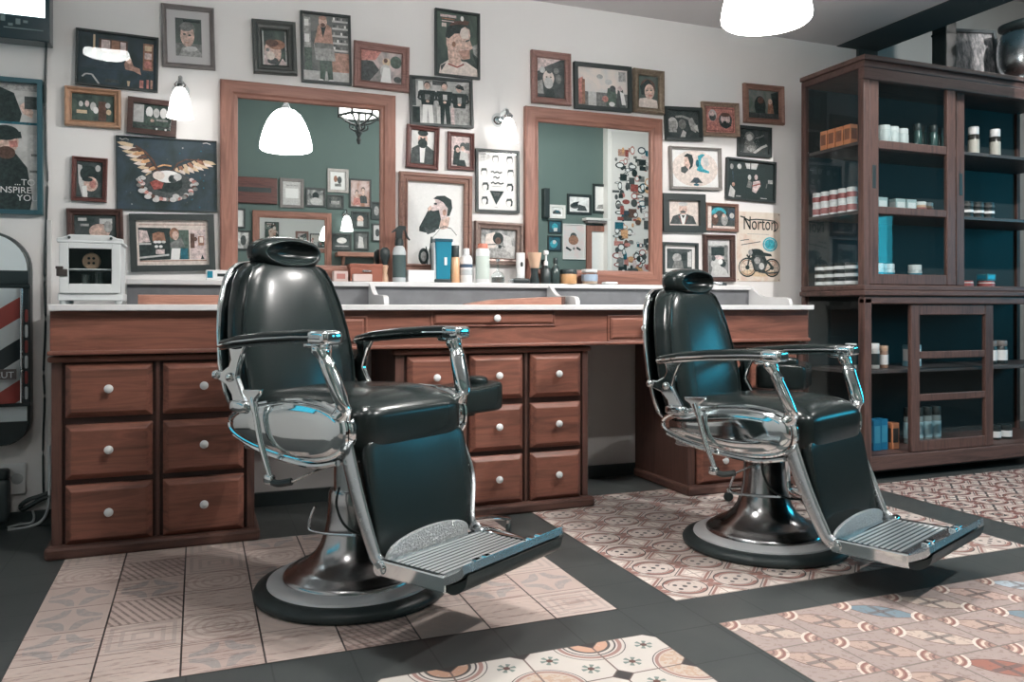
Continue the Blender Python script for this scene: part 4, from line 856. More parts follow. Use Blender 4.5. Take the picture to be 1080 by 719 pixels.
b = MB(); b.box(-w2 * .86, -.029, h - .012, w2 * 1.04, .029, h + .002); b.build('blade_cover', solid('dark_teal_plastic', (30, 78, 94)), t, bevel=.002)
bottle('lotion_bottle', 'peach lotion bottle with a square black cap', 'bottle', 475.5, 484.5, 259, AMB, [(0, 0), (.95, 0), (1, .02), (1, .66), (.8, .69), (0, .69)], BLACK, [(.86, .69), (.9, .70), (.9, .99), (.86, 1), (0, 1)], Y=3.70)
bottle('lotion_bottle', 'white bottle with a navy band, right of the peach bottle', 'bottle', 485.5, 498, 262, WB, [(0, 0), (.96, 0), (1, .02), (1, .70), (.8, .78), (.5, .82), (0, .82)], WB, [(.5, .82), (.55, .83), (.5, .98), (.4, 1), (0, 1)], Y=3.70, extra=[('navy_label', NAVY, .44, .54, 1.012), ('pale_label', LGREY, .22, .38, 1.012)])
bottle('shaving_foam_can', 'tall white can with a coral cap and pale green label', 'can', 502, 516, 257, WB, [(0, 0), (.97, 0), (1, .015), (1, .80), (.92, .86), (.7, .88), (0, .88)], ORG, [(.70, .88), (.74, .885), (.74, .98), (.66, 1), (0, 1)], Y=3.70, extra=[('green_label', PALEG, .10, .68, 1.01)])
bottle('cologne_bottle', 'short round clear glass bottle with a long thin neck', 'bottle', 518, 532, 273, CLEAR, [(0, 0), (.85, 0), (1, .08), (1, .28), (.7, .42), (.25, .5), (.16, .6), (.14, .9), (0, .9)], CHROMEB, [(.2, .88), (.24, .9), (.24, .98), (.1, 1), (0, 1)], Y=3.69, extra=[('amber_liquid', solid('dark_liquid', (96, 92, 88), .2), .03, .24, .88)])
# white tube and black trimmer in front
cx, w, zt = px_span(544.5, 553.5, 266.5, 3.72)
t = thing('cream_tube', 'white cream tube with a dark oval mark, at the left foot of the farther mirror', 'tube', (cx, 3.72, ZL)); h = zt - ZL; r = w / 2
b = MB(); n = 16
for k in range(1): b.lathe([(.0001, 0), (r * .6, 0), (r * .6, h * .12), (r * .95, h * .14), (r, h * .5), (r * 1.0, h)], 24, sy=.7)
b.build('tube_body', WB, t, smooth=True)
b = MB(); b.superq((0, -r * .72, h * .62), (r * .32, .002, h * .08), .9, .9, 16, 8); b.build('oval_mark', BLACK, t, smooth=True)
cx, w, zt = px_span(539, 559, 290, 3.685)
t = thing('hair_trimmer', 'black hair trimmer lying in front of the white tube', 'hair trimmer', (cx, 3.685, ZL)); w2 = w / 2
b = MB(); b.superq((0, 0, .013), (w2, .016, .013), .5, .6, 24, 10); b.build('trimmer_body', BLACK, t, smooth=True)
b = MB(); b.prism([(-w2 - .012, .006), (-w2 + .01, .004), (-w2 + .01, .022), (-w2 - .010, .016)], -.012, .012, 'xz'); b.build('blade', CHROMEB, t, bevel=.001)
bottle('beige_cup', 'beige cup on a dark stand left of the mirror corner', 'cup', 557, 570.5, 266.5, BLACK, [(0, 0), (.72, 0), (.76, .03), (.5, .3), (.55, .45), (.6, .5), (0, .5)], BEIGE, [(.62, .5), (.68, .52), (1, .97), (1, 1), (.9, .99), (.6, .6), (0, .6)], Y=3.70)
bottle('pump_bottle', 'black bottle with a white pump, next to the beige cup', 'bottle', 570.5, 581, 264, BLACK, [(0, 0), (.95, 0), (1, .03), (1, .42), (.6, .5), (.3, .54), (0, .54)], WB, [(.34, .54), (.4, .55), (.4, .66), (.18, .7), (.18, .86), (.5, .88), (.5, .98), (.3, 1), (0, 1)], Y=3.715)
bottle('tonic_bottle', 'dark tonic bottle with a narrow cap, left of the amber jar', 'bottle', 581, 590.5, 272, solid('dark_bottle_glass', (52, 66, 66), .15), [(0, 0), (.95, 0), (1, .03), (1, .55), (.6, .66), (.35, .72), (.35, .8), (0, .8)], BLACK, [(.42, .79), (.46, .8), (.46, .98), (.4, 1), (0, 1)], Y=3.71)
bottle('wax_jar', 'amber wax jar with a black lid on the ledge', 'jar', 592, 607.5, 284, WAX, [(0, 0), (.96, 0), (1, .08), (1, .62), (.94, .70), (0, .7)], BLACK, [(1.02, .68), (1.04, .72), (1.04, .96), (.98, 1), (0, 1)], Y=3.69)
bottle('pomade_jar', 'clear jar with a pale blue label right of the amber jar', 'jar', 614, 629.5, 284, CLEAR, [(0, 0), (.96, 0), (1, .08), (1, .78), (.9, .82)], WB, [(.94, .8), (.98, .83), (.98, .98), (.9, 1), (0, 1)], Y=3.69, extra=[('blue_label', solid('pale_blue_label', (150, 166, 184)), .2, .65, 1.01), ('cream', BEIGE, .03, .4, .9)])
cx, w, zt = px_span(637, 651, 295, 3.68)
b = MB(); b.superq((0, 0, .007), (w / 2, .03, .007), .5, .5, 24, 8); tag(b.build('folded_cloth', WB, None, (cx, 3.69, ZL), smooth=True), 'small folded white cloth on the ledge below the farther mirror', 'cloth')
# little ornament under the shaving picture
cx, w, zt = px_span(744, 764, 291, 3.69)
t = thing('chrome_clippers', 'small silver hand clippers lying below the shaving photograph', 'hand clippers', (cx, 3.69, ZL)); w2 = w / 2
b = MB(); b.tube(spline([(-w2, -.01, .006), (-w2 * .3, -.006, .012), (w2 * .3, .006, .010), (w2, .012, .006)], 5), .005, 8); b.build('handle', CHROMEB, t, smooth=True)
b = MB(); b.tube(spline([(-w2, .012, .006), (-w2 * .3, .008, .016), (w2 * .3, -.004, .014), (w2, -.010, .006)], 5), .005, 8); b.build('handle', CHROMEB, t, smooth=True)
b = MB(); b.prism([(w2 * .6, .0), (w2 * 1.1, .0), (w2 * 1.1, .014), (w2 * .6, .02)], -.016, .016, 'xz'); b.build('blade', CHROMEB, t, bevel=.002)

# ------------------------------------------------------------------ things on the worktop
x0, zt = at(147, 311, 3.52); x1 = at(252, 311, 3.52)[0]
t = thing('wooden_tray', 'pale wooden tray on the worktop left of the nearer chair back', 'tray', ((x0 + x1) / 2, 3.52, ZC)); w2 = (x1 - x0) / 2
b = MB(); b.box(-w2, -.09, 0, w2, .09, .008); b.build('tray_base', BOARD, t, bevel=.002)
b = MB(); b.box(-w2, -.09, .008, w2, -.078, zt - ZC); b.box(-w2, .078, .008, w2, .09, zt - ZC); b.box(-w2, -.078, .008, -w2 + .012, .078, zt - ZC); b.box(w2 - .012, -.078, .008, w2, .078, zt - ZC); b.build('tray_rim', BOARD, t, bevel=.002)
x0, zt = at(497, 313, 3.48); x1 = at(589, 313, 3.48)[0]
t = thing('wooden_tray', 'low dark ended wooden tray left of the middle marble divider', 'tray', ((x0 + x1) / 2, 3.48, ZC)); w2 = (x1 - x0) / 2
b = MB(); b.prism([(-w2 * 1.1, 0), (w2, 0), (w2, zt - ZC), (w2 * .6, zt - ZC), (-w2 * .5, .024), (-w2 * 1.1, .004)], -.06, .06, 'xz'); b.build('tray_base', BOARD, t, bevel=.003)
b = MB(); b.box(w2 - .012, -.061, .002, w2 + .008, .061, zt - ZC + .002); b.build('end_cap', WALN, t, bevel=.002)
# small white display cabinet
x0, zt = at(64, 249, 3.42); x1 = at(133, 249, 3.42)[0]
t = thing('display_cabinet', 'small white glass fronted display cabinet at the left end of the worktop', 'display cabinet', ((x0 + x1) / 2, 3.42, ZC))
w2 = (x1 - x0) / 2; H = zt - ZC; dpt = .10; WC = plain('white_painted_wood', RGB(214, 218, 218), .45, var=.04, vs=20)
b = MB(); b.box(-w2 * .86, dpt * .7, .02, w2 * .86, dpt, H * .93); b.box(-w2 * .9, -dpt, .02, -w2 * .82, dpt, H * .93); b.box(w2 * .82, -dpt, .02, w2 * .9, dpt, H * .93); b.box(-w2 * .9, -dpt, .02, w2 * .9, dpt, .036); b.box(-w2 * .9, -dpt, H * .90, w2 * .9, dpt, H * .93); b.build('cabinet_body', WC, t, bevel=.002)
b = MB(); b.box(-w2 * .82, dpt * .66, .036, w2 * .82, dpt * .7, H * .9); b.build('back_lining', plain('dark_lining', RGB(64, 76, 78), .6), t)
arch = [(-w2, H * .90), (w2, H * .90), (w2 * .98, H * .95), (w2 * .8, H * .96), (w2 * .6, H), (-w2 * .6, H), (-w2 * .8, H * .96), (-w2 * .98, H * .95)]
b = MB(); b.prism(arch, -dpt - .006, -dpt + .008, 'xz'); b.box(-w2 * .98, -dpt - .008, H * .88, w2 * .98, dpt + .004, H * .915); b.build('top_crest', WC, t, bevel=.003)
b = MB()
for sx in (-1, 1): b.lathe([(.0001, -.012), (.005, -.011), (.0055, -.006)], 10, (sx * w2 * .62, -dpt - .001, H * .955), 'Y')
b.build('screw', BLACK, t)
b = MB(); b.box(-w2 * .96, -dpt - .004, .014, w2 * .96, dpt + .002, .04); b.build('base_moulding', WC, t, bevel=.003)
for sx in (-1, 1):
    for sy in (-1, 1):
        b = MB(); b.lathe([(.010, 0), (.013, .006), (.013, .015)], 12, (sx * w2 * .82, sy * dpt * .82, 0)); b.build('foot', WC, t, smooth=True)
fw = w2 * .26
b = MB(); b.box(-w2 * .9, -dpt - .014, .042, -w2 * .9 + fw, -dpt, H * .87); b.box(w2 * .9 - fw, -dpt - .014, .042, w2 * .9, -dpt, H * .87); b.box(-w2 * .9 + fw, -dpt - .014, .042, w2 * .9 - fw, -dpt, .075); b.box(-w2 * .9 + fw, -dpt - .014, H * .80, w2 * .9 - fw, -dpt, H * .87)
d = b.build('door', WC, t, bevel=.002)
b = MB(); b.add([(-w2 * .64, -dpt - .006, .075), (w2 * .64, -dpt - .006, .075), (w2 * .64, -dpt - .006, H * .80), (-w2 * .64, -dpt - .006, H * .80)], [(0, 1, 2, 3)]); b.build('door_glass', GLASS, d)
b = MB(); b.box(-w2 * .98, -dpt - .02, H * .40, -w2 * .66, -dpt - .012, H * .50); b.box(-w2 * 1.0, -dpt - .022, H * .50, -w2 * .78, -dpt - .012, H * .54); b.build('latch', plain('dark_bronze', RGB(84, 78, 76), .4, metal=.6), d, bevel=.002)
b = MB(); b.box(-w2 * .82, -dpt + .01, H * .50, w2 * .82, dpt * .66, H * .515); b.build('shelf', WC, t)
tt = thing('round_soap', 'round cream coloured disc with dark holes, on the shelf inside the small white cabinet', 'soap disc', ((x0 + x1) / 2 - .005, 3.40, ZC + H * .515 + .031))
b = MB(); b.lathe([(.0001, -.012), (.026, -.012), (.031, -.006), (.031, .006), (.026, .012), (.0001, .012)], 28, axis='Y'); b.build('disc', BEIGE, tt, smooth=True)
b = MB()
for (x, z) in ((-.008, .010), (.008, .010), (-.008, -.008), (.008, -.008)): b.lathe([(.005, -.0135), (.005, -.011)], 10, (x, 0, z), 'Y')
b.build('hole', BLACK, tt)
for q, (dx, hh, rr) in enumerate(((-.025, .075, .018), (.018, .085, .016))):
    g = thing('glass_tumbler', ['left', 'right'][q] + ' clear glass tumbler on the floor of the small white cabinet', 'tumbler', ((x0 + x1) / 2 + dx, 3.41, ZC + .037), group='tumblers in the small white cabinet')
    b = MB(); b.lathe([(.0001, 0), (rr * .85, 0), (rr, hh), (rr * .93, hh), (rr * .78, .005)], 20); b.build('glass_wall', CLEAR, g, smooth=True)

# ------------------------------------------------------------------ left wall pieces: screen, lightbox sign, socket, cables
def wallpt(px, py, off=0): p = at(px, py, WALL - off); return p
x1, zb = at(52, 44, 3.70); zsb = at(20, 15.5, 3.70)[1]; x0 = x1 - .62
t = thing('wall_screen', 'dark framed wall screen showing a bright white picture, top left', 'screen', ((x0 + x1) / 2, 3.76, zb)); w2 = (x1 - x0) / 2
TVB = plain('teal_black_bezel', RGB(40, 62, 68), .2)
b = MB(); b.box(-w2, -.055, 0, w2, .035, .42); b.build('casing', TVB, t, bevel=.004)
b = MB(); b.box(-w2 + .016, -.058, zsb - zb, w2 - .016, -.0545, .41); b.build('display', SCREEN, t)
b = MB(); b.box(w2 - .16, -.0595, .405 - .10, w2 - .13, -.058, .405 - .085); b.build('picture_mark', TEALP, t)
b = MB(); GT = plain('grey_green_lettering', RGB(120, 140, 140), .5)
random.seed(11)
for k in range(9):
    xx = w2 - .30 + .026 * k; b.box(xx, -.0565, .05 + .008 * (k % 3), xx + .016, -.0545, .06 + .008 * (k % 3) + .012 * (k % 2))
b.box(w2 - .16, -.0565, .040, w2 - .022, -.0545, .044); b.build('lettering', GT, t)
# lightbox sign with barber stripes (rounded, black rim)
xr, zt = at(33, 245, 3.76); zb = at(33, 468, 3.76)[1]; xc = xr - .19
t = thing('barber_sign', 'rounded black rimmed wall sign with red, white and dark barber stripes', 'barber sign', (xc, 3.799, (zt + zb) / 2)); hh = (zt - zb) / 2; w2 = .19
def rrect(w, h, rt, rb, n=10):
    o = []
    for (cx, cz, r, a0) in ((w - rt, h - rt, rt, 0), (-w + rt, h - rt, rt, 90), (-w + rb, -h + rb, rb, 180), (w - rb, -h + rb, rb, 270)):
        for i in range(n + 1): a = radians(a0 + 90 * i / n); o.append((cx + r * cos(a), cz + r * sin(a)))
    return o
b = MB(); b.prism(rrect(w2, hh, .15, .10), -.065, 0, 'xz'); b.build('rim', BLACK, t, bevel=.008)
SIGNW = plain('sign_panel_white', RGB(214, 224, 226), .3); SRED = plain('stripe_red', RGB(158, 78, 72), .4); SNAVY = plain('stripe_dark', RGB(52, 64, 68), .4)
b = MB(); b.prism([(x, z) for x, z in rrect(w2 - .010, hh - .010, .142, .092)], -.067, -.064, 'xz'); b.build('upper_panel', SIGNW, t)
zc1 = at(10, 285, 3.72)[1] - (zt + zb) / 2; zc2 = at(10, 311, 3.72)[1] - (zt + zb) / 2; zs2 = at(10, 428, 3.72)[1] - (zt + zb) / 2
GBLK = plain('glossy_black', RGB(44, 54, 56), .18)
b = MB(); b.box(-w2 + .004, -.078, zc1 - .056, w2 - .002, -.06, zc1); b.box(-w2 + .002, -.085, zc1 - .072, w2 + .004, -.06, zc1 - .056); b.build('upper_band', GBLK, t, bevel=.004)
b = MB(); b.prism([(x, z) for x, z in rrect(w2 - .004, hh - .006, .142, .092) if z < zs2] + [(w2 - .004, zs2), (-w2 + .004, zs2)][:0], -.078, -.06, 'xz'); b.build('lower_band', GBLK, t)
b = MB(); b.box(-w2 + .002, -.085, zs2 - .004, w2 + .004, -.06, zs2 + .012); b.build('lower_lip', GBLK, t, bevel=.004)
STR = M('barber_stripes', rough=.35); _x, _y, _z = STR.xyz()
ph = ((_z - _x * .72) / .33 + .09).fract()
_c = STR.mix(RGB(214, 224, 226), RGB(164, 80, 74), ph < .25); _c = STR.mix(_c, RGB(46, 58, 62), band(ph, .5, .75)); STR.color(_c)
b = MB(); lo, hi = zs2 + .012, zc1 - .072; n = 60
yf = lambda x: -.066 - .05 * sqrt(max(0, 1 - (x / .165) ** 2))
NX, NZ = 28, 4
vs = [(-.160 + .32 * i / NX, yf(-.160 + .32 * i / NX), lo + (hi - lo) * j / NZ) for j in range(NZ + 1) for i in range(NX + 1)]
o = len(b.v); b.v += vs
for j in range(NZ):
    for i in range(NX):
        a = j * (NX + 1) + i; b.f.append([a, a + 1, a + NX + 2, a + NX + 1]); b.mi.append(0)
b.build('striped_cylinder', STR.m, t, smooth=True, ang=180)
for sx in (-1, 1):
    b = MB(); b.tube([(sx * .164, -.088, lo), (sx * .164, -.088, hi)], .0055, 10); b.build('side_rod', CHROMEB, t, smooth=True)
    b = MB(); b.box(sx * .166 - .0, -.071, lo, sx * .187, -.066, hi); b.build('side_window', SNAVY, t)
    for k in range(6):
        z = lo + .015 + k * .062; b = MB(); b.superq((sx * .178, -.072, z + .022), (.006, .003, .026), .5, .5, 12, 8); b.build('side_stripe', [SIGNW, SRED][k % 2], t, smooth=True)
b = MB(); vs, fs = text_polys('HAIRCUT', .045); b.mat(SIGNW)
zt3 = at(8, 398, 3.7)[1] - (zt + zb) / 2
b.mat(plain('sign_plate_dark', RGB(92, 84, 84), .4)).box(-.010, -.122, zt3 - .006, .152, -.1165, zt3 + .034)
b.mat(SIGNW); mxx = max(v[0] for v in vs)
b.add([(-.002 + v[0] * .146 / mxx, -.1225, zt3 + v[1] * .78) for v in vs], fs); b.build('name_plate', None, t)
# socket, plug, trunking, cables
sx0, sz1 = at(4, 489, WALL); sx1, sz0 = at(24, 520, WALL)
t = thing('wall_socket', 'white double wall socket low on the wall under the barber sign', 'socket', ((sx0 + sx1) / 2, WALL - .0005, (sz0 + sz1) / 2)); w2, h2 = (sx1 - sx0) / 2 + .012, (sz1 - sz0) / 2
b = MB(); b.box(-w2, -.012, -h2, w2, 0, h2); b.build('face_plate', WB, t, bevel=.003)
b = MB(); b.lathe([(.020, -.0135), (.022, -.012)], 20, (w2 * .35, 0, 0), 'Y'); b.build('socket_hole', LGREY, t)
t = thing('power_plug', 'black power plug and adapter hanging at the wall socket', 'plug', (sx0 + .012, WALL - .0135, (sz0 + sz1) / 2))
b = MB(); b.superq((-.012, -.03, .028), (.028, .03, .022), .4, .5, 20, 10); b.build('plug_body', BLACK, t, smooth=True)
b = MB(); b.superq((-.016, -.04, -.075), (.034, .035, .085), .3, .3, 20, 12); b.build('adapter', plain('grey_black_plastic', RGB(58, 68, 70), .4), t, smooth=True)
def cable(name, label, pts, r, mat, cat='cable'):
    b = MB(); b.tube(spline(pts, 6), r, 8); return tag(b.build(name, mat, smooth=True), label, cat)
def wp(px, py, off): x, z = at(px, py, WALL - off); return (x, WALL - off, z)
cable('hanging_cable', 'thin dark cable hanging from the screen down beside the barber sign', [wp(49, 44, .008), wp(48, 90, .008), wp(48.5, 160, .008), wp(50, 190, .008), wp(48.5, 240, .008), wp(47, 290, .008), wp(48, 340, .008), wp(46, 390, .008), wp(47, 420, .008), wp(45.5, 460, .008), wp(45.5, 500, .008), wp(46, 524, .008)], .0042, BLACK)
t = thing('cable_joint', 'slim black inline connector high on the hanging cable', 'cable connector', (at(48, 100, WALL)[0], WALL - .009, at(48, 100, WALL)[1]))
b = MB(); b.superq((0, -.004, 0), (.007, .0065, .04), .4, .5, 16, 10); b.build('connector_body', BLACK, t, smooth=True)
b = MB(); b.tube([(0, 0, -.05), (0, 0, .05)], .005, 8); b.build('strain_relief', BLACK, t, smooth=True)
cable('black_cable_bundle', 'thick black cable bundle sagging from the dresser to the socket', [wp(58, 522, .02), wp(50, 524, .03), wp(42, 527, .035), wp(32, 533, .035), wp(24, 537, .03), wp(22, 533, .03), wp(30, 527, .035), wp(42, 523, .03), wp(56, 518, .02)], .009, BLACK)
cable('grey_cable', 'pale grey cable lying along the foot of the wall', [wp(34, 537, .012), wp(36, 545, .014), wp(33, 551, .016), wp(20, 553, .02), wp(8, 556, .03)], .0045, LGREY)
cable('grey_cable', 'pale grey cable curving up beside the oak dresser', [wp(52, 470, .02), wp(52.5, 500, .035), wp(52, 522, .055), wp(51, 535, .045), wp(44, 549, .02), wp(28, 556, .03), wp(8, 558.5, .04)], .006, LGREY)
x, z0 = at(52.3, 560, WALL); z1 = at(52.3, 232, WALL)[1]
b = MB(); b.box(-.009, -.014, .066, .009, 0, z1); tag(b.build('cable_trunking', plain('white_trunking', RGB(206, 204, 202), .5), None, (x, WALL - .0006, 0), bevel=.003), 'white vertical cable trunking strip on the wall by the oak dresser', 'cable trunking')
# ------------------------------------------------------------------ barber chairs (local: x forward, y to the sitter's left)
XO = -.03
def make_chair(label, loc, heading, dz, fy):
    t = thing('barber_chair', label, 'barber chair', (loc[0], loc[1], 0), (0, 0, heading), 'vintage barber chairs')
    # round base
    b = MB(); b.lathe([(.0001, .0), (.292, .0), (.303, .008), (.305, .018), (.298, .030), (.275, .038), (.262, .040), (.0001, .040)], 72); b.build('base_rubber_ring', RUBBER, t, smooth=True, ang=50)
    b = MB(); b.lathe([(.264, .039), (.262, .046), (.250, .052), (.226, .058), (.216, .056), (.216, .040)], 72); b.build('base_plate', plain('satin_base_plate', RGB(214, 218, 220), .3, metal=.2), t, smooth=True)
    b = MB(); b.lathe([(.217, .050), (.217, .060), (.208, .070), (.190, .078), (.186, .085), (.165, .094), (.140, .108), (.118, .128), (.101, .155), (.089, .19), (.081, .23), (.077, .28), (.075, .315), (.070, .325), (.0001, .325)], 72); b.build('pedestal', STEELDK, t, smooth=True, ang=60)
    Z = dz
    b = MB(); b.lathe([(.060, .30), (.060, .375 + Z), (.085, .385 + Z), (.085, .40 + Z)], 40); b.build('hydraulic_piston', CHROME, t, smooth=True)
    def part(bld, name, mat=None, **k):
        return bld.build(name, mat, t, loc=(XO, 0, Z), **k)
    # seat frame under the cushion
    b = MB(); b.box(-.22, -.235, .372, .25, .235, .43); b.box(-.15, -.12, .36, .15, .12, .385); part(b, 'seat_frame', STEELDK, bevel=.012)
    # cushion
    def fn(v, q):
        x, y, z = v
        if q[2] > 0: z += .042 * max(0, 1 - q[0] ** 4) * max(0, 1 - q[1] ** 4) * q[2] + .012 * (x / .27)
        return (x, y, z)
    b = MB(); b.superq((.035, 0, .462), (.284, .226, .072), .40, .24, 72, 28, fn); part(b, 'seat_cushion', LEATH, smooth=True, ang=180)
    b = MB(); b.superq((.030, 0, .408), (.270, .219, .03), .3, .22, 64, 12); part(b, 'seat_border', LEATH, smooth=True, ang=180)
    # calf panel
    b = MB(); b.superq((0, 0, 0), (.020, .212, .165), .22, .22, 48, 24)
    a = radians(11)
    b.v = [(x * cos(a) - z * sin(a) + .325, y, x * sin(a) + z * cos(a) + .285) for x, y, z in b.v]; part(b, 'calf_panel', LEATH, smooth=True, ang=180)
    # side shields
    def shield(s):
        b = MB(); nu, nv = 64, 12; cx, hx = .015, .268
        def half(x):            # half height along the length
            f = (x + hx) / (2 * hx); return .040 + .046 * min(1, f * 1.7) ** .8
        vs = []; fs = []
        for j in range(nv + 1):
            k = j / nv
            for i in range(nu):
                th = 2 * pi * i / nu; c_, s_ = cos(th), sin(th)
                ex = (abs(c_) ** .62) * (1 if c_ > 0 else -1); ez = (abs(s_) ** .72) * (1 if s_ > 0 else -1)
                sc = 1 - k; x = hx * ex * sc; z = half(hx * ex) * ez * sc * (1 if k < .01 else 1)
                bul = .030 * sqrt(max(0, 1 - sc ** 3.2))
                if k < .14: bul = [0, .012][1 if k > 0 else 0] + (.006 if k > 0 else 0)
                vs.append((x + cx, s * (.236 + .014 + bul), .462 + z + .006 * x / hx))
        for j in range(nv):
            for i in range(nu):
                i2 = (i + 1) % nu; fs.append((j * nu + i, j * nu + i2, (j + 1) * nu + i2, (j + 1) * nu + i))
        o = len(vs)
        for i in range(nu): v = vs[i]; vs.append((v[0], s * .215, v[2]))
        for i in range(nu): fs.append((i, o + i, o + (i + 1) % nu, (i + 1) % nu))
        b.add(vs, fs); p = part(b, 'side_shield', CHROME, smooth=True, ang=70)
        # raised rim and lower lip
        rim = [(cx + hx * ((abs(cos(a_)) ** .62) * (1 if cos(a_) > 0 else -1)), s * .254, .462 + half(hx * ((abs(cos(a_)) ** .62) * (1 if cos(a_) > 0 else -1))) * ((abs(sin(a_)) ** .72) * (1 if sin(a_) > 0 else -1)) + .006 * ((abs(cos(a_)) ** .62) * (1 if cos(a_) > 0 else -1))) for a_ in [2 * pi * i / 56 for i in range(57)]]
        b = MB(); b.tube(rim, .0085, 8); b.build('rim', CHROME, p, smooth=True)
        lip = spline([(-.235, s * .246, .418), (-.12, s * .252, .388), (.02, s * .256, .370), (.15, s * .256, .366), (.245, s * .25, .384)], 8)
        b = MB(); b.tube(lip, .012, 8, flat=.7); b.build('lower_lip', CHROME, p, smooth=True)
        return p
    for s in (-1, 1): shield(s)
    # backrest: loft leaning back
    prof = [(.0, .190), (.03, .215), (.09, .232), (.18, .240), (.28, .232), (.37, .214), (.45, .186), (.49, .160), (.515, .125), (.525, .06)]
    def half_w(h):
        for (a0, w0), (a1, w1) in zip(prof, prof[1:]):
            if a0 <= h <= a1: return w0 + (w1 - w0) * (h - a0) / (a1 - a0)
        return prof[-1][1]
    lean = lambda h: -.228 - .19 * h - .03 * h * h
    def slab(front, back, k=1.0, h0=0, h1=.525, bulge=.02, nu=56, nv=40, dx=0):
        vs = []; fs = []
        for j in range(nv + 1):
            f = j / nv; h = h0 + (h1 - h0) * (.5 - .5 * cos(pi * f))
            w = half_w(h) * k; endk = (max(0, 1 - abs(2 * f - 1) ** 7)) ** .4
            for i in range(nu):
                th = 2 * pi * i / nu; c_, s_ = cos(th), sin(th)
                y = w * (abs(s_) ** .34) * (1 if s_ > 0 else -1) * (endk ** .35 if endk > 0 else 0)
                xx = (abs(c_) ** .62) * (1 if c_ > 0 else -1)
                dp = (front if xx > 0 else back) * endk
                crown = bulge * (1 - (y / w) ** 2) * (1 - (2 * f - 1) ** 2) if xx > 0 else 0
                vs.append((lean(h) + dx + xx * dp + (crown * xx if xx > 0 else 0), y, .455 + h))
        for j in range(nv):
            for i in range(nu):
                i2 = (i + 1) % nu; fs.append((j * nu + i, j * nu + i2, (j + 1) * nu + i2, (j + 1) * nu + i))
        return vs, fs
    b = MB(); b.add(*slab(.055, .05)); part(b, 'backrest', LEATH, smooth=True, ang=180)
    b = MB(); b.add(*slab(.012, .022, 1.02, 0, .522, 0, dx=-.068)); bk = part(b, 'back_shell', CHROME, smooth=True, ang=180)
    # piping on the front edge
    pip = []
    for j in range(41):
        h = .03 + .46 * j / 40; pip.append((lean(h) + .046, -half_w(h) * .93, .455 + h))
    top = [(lean(.502) + .045, half_w(.49) * .93 * k / 6, .455 + .502) for k in range(-5, 6)]
    pip = pip + top + [(p[0], -p[1], p[2]) for p in pip[::-1]]
    b = MB(); b.tube(pip, .0045, 6); part(b, 'piping', LEATH, smooth=True)
    for s in (-1, 1):
        b = MB(); b.tube(spline([(lean(h) - .082, s * (half_w(h) - .022), .455 + h) for h in (.03, .12, .22, .33, .44)], 6), [.012] * 25, 8, flat=.6); b.build('back_rail', CHROME, bk, smooth=True)
    # headrest: roll with a dished face
    def hf(v, q):
        x, y, z = v
        if x > 0:
            r2 = (y / .108) ** 2 + (z / .040) ** 2
            if r2 < 1: x -= .060 * (1 - r2) ** .7 * min(1, x / .015)
        return (x, y, z)
    b = MB(); b.superq((0, 0, 0), (.066, .137, .056), .80, .72, 96, 56, hf); b.v = [(x + .02 * z - .312, y, z + 1.0) for x, y, z in b.v]; part(b, 'headrest', LEATH, smooth=True, ang=180)
    b = MB()
    for s in (-1, 1): b.tube([(-.32, s * .04, .90), (-.335, s * .04, .975)], .008, 8)
    part(b, 'headrest_post', CHROME, smooth=True)
    # arms
    for s in (-1, 1):
        b = MB(); secs = [(-.250, .020, .010, .700), (-.235, .028, .014, .702), (-.15, .031, .017, .716), (-.02, .033, .018, .728), (.12, .034, .018, .736), (.20, .034, .017, .738), (.215, .030, .014, .738)]
        vs = []; n = 20
        for (x, hw, hh, z) in secs:
            for i in range(n):
                th = 2 * pi * i / n; c_, s_ = cos(th), sin(th)
                vs.append((x, s * .278 + hw * (abs(c_) ** .6) * (1 if c_ > 0 else -1), z + hh * (abs(s_) ** .6) * (1 if s_ > 0 else -1)))
        fs = [(j * n + i, j * n + (i + 1) % n, (j + 1) * n + (i + 1) % n, (j + 1) * n + i) for j in range(len(secs) - 1) for i in range(n)]
        fs += [tuple(range(n))[::-1], tuple((len(secs) - 1) * n + i for i in range(n))]
        b.add(vs, fs); arm = part(b, 'armrest', LEATH, smooth=True, ang=60)
        b = MB()
        for sd in (-1, 1):
            b.tube([(x, s * .278 + sd * (hw + .001), z - .004) for (x, hw, hh, z) in secs[:-1]], .0045, 6); b.tube([(x, s * .278 + sd * (hw * .8), z - hh) for (x, hw, hh, z) in secs[:-1]], .004, 6)
        b.build('trim', CHROME, arm, smooth=True)
        b = MB(); b.superq((.222, s * .278, .733), (.040, .037, .021), .45, .42, 32, 16); b.build('front_cap', CHROME, arm, smooth=True)
        b = MB(); b.box(.190, s * .278 - .038, .728, .246, s * .278 + .038, .740); b.build('cap_band', CHROMEB, arm, bevel=.004)
        # front support: S curve with collars
        P = spline([(.195, s * .280, .722), (.212, s * .280, .700), (.226, s * .278, .672), (.238, s * .272, .640), (.256, s * .264, .595), (.268, s * .257, .560), (.270, s * .252, .532), (.262, s * .250, .515)], 6)
        R = []
        for i in range(len(P)):
            f = i / (len(P) - 1); R.append(.024 + .007 * math.exp(-((f - .14) / .06) ** 2) + .004 * sin(pi * f) + .010 * math.exp(-((f - 1) / .10) ** 2) - .003 * math.exp(-((f - .28) / .05) ** 2))
        b = MB(); b.tube(P, R, 14, flat=.72); sp = part(b, 'arm_support', CHROME, smooth=True)
        b = MB(); b.superq((.186, s * .280, .712), (.036, .026, .010), .6, .6, 20, 10); b.superq((.216, s * .281, .694), (.022, .022, .014), .8, .8, 20, 10); b.superq((.233, s * .277, .660), (.022, .021, .008), .8, .8, 20, 10); b.build('collar', CHROME, sp, smooth=True)
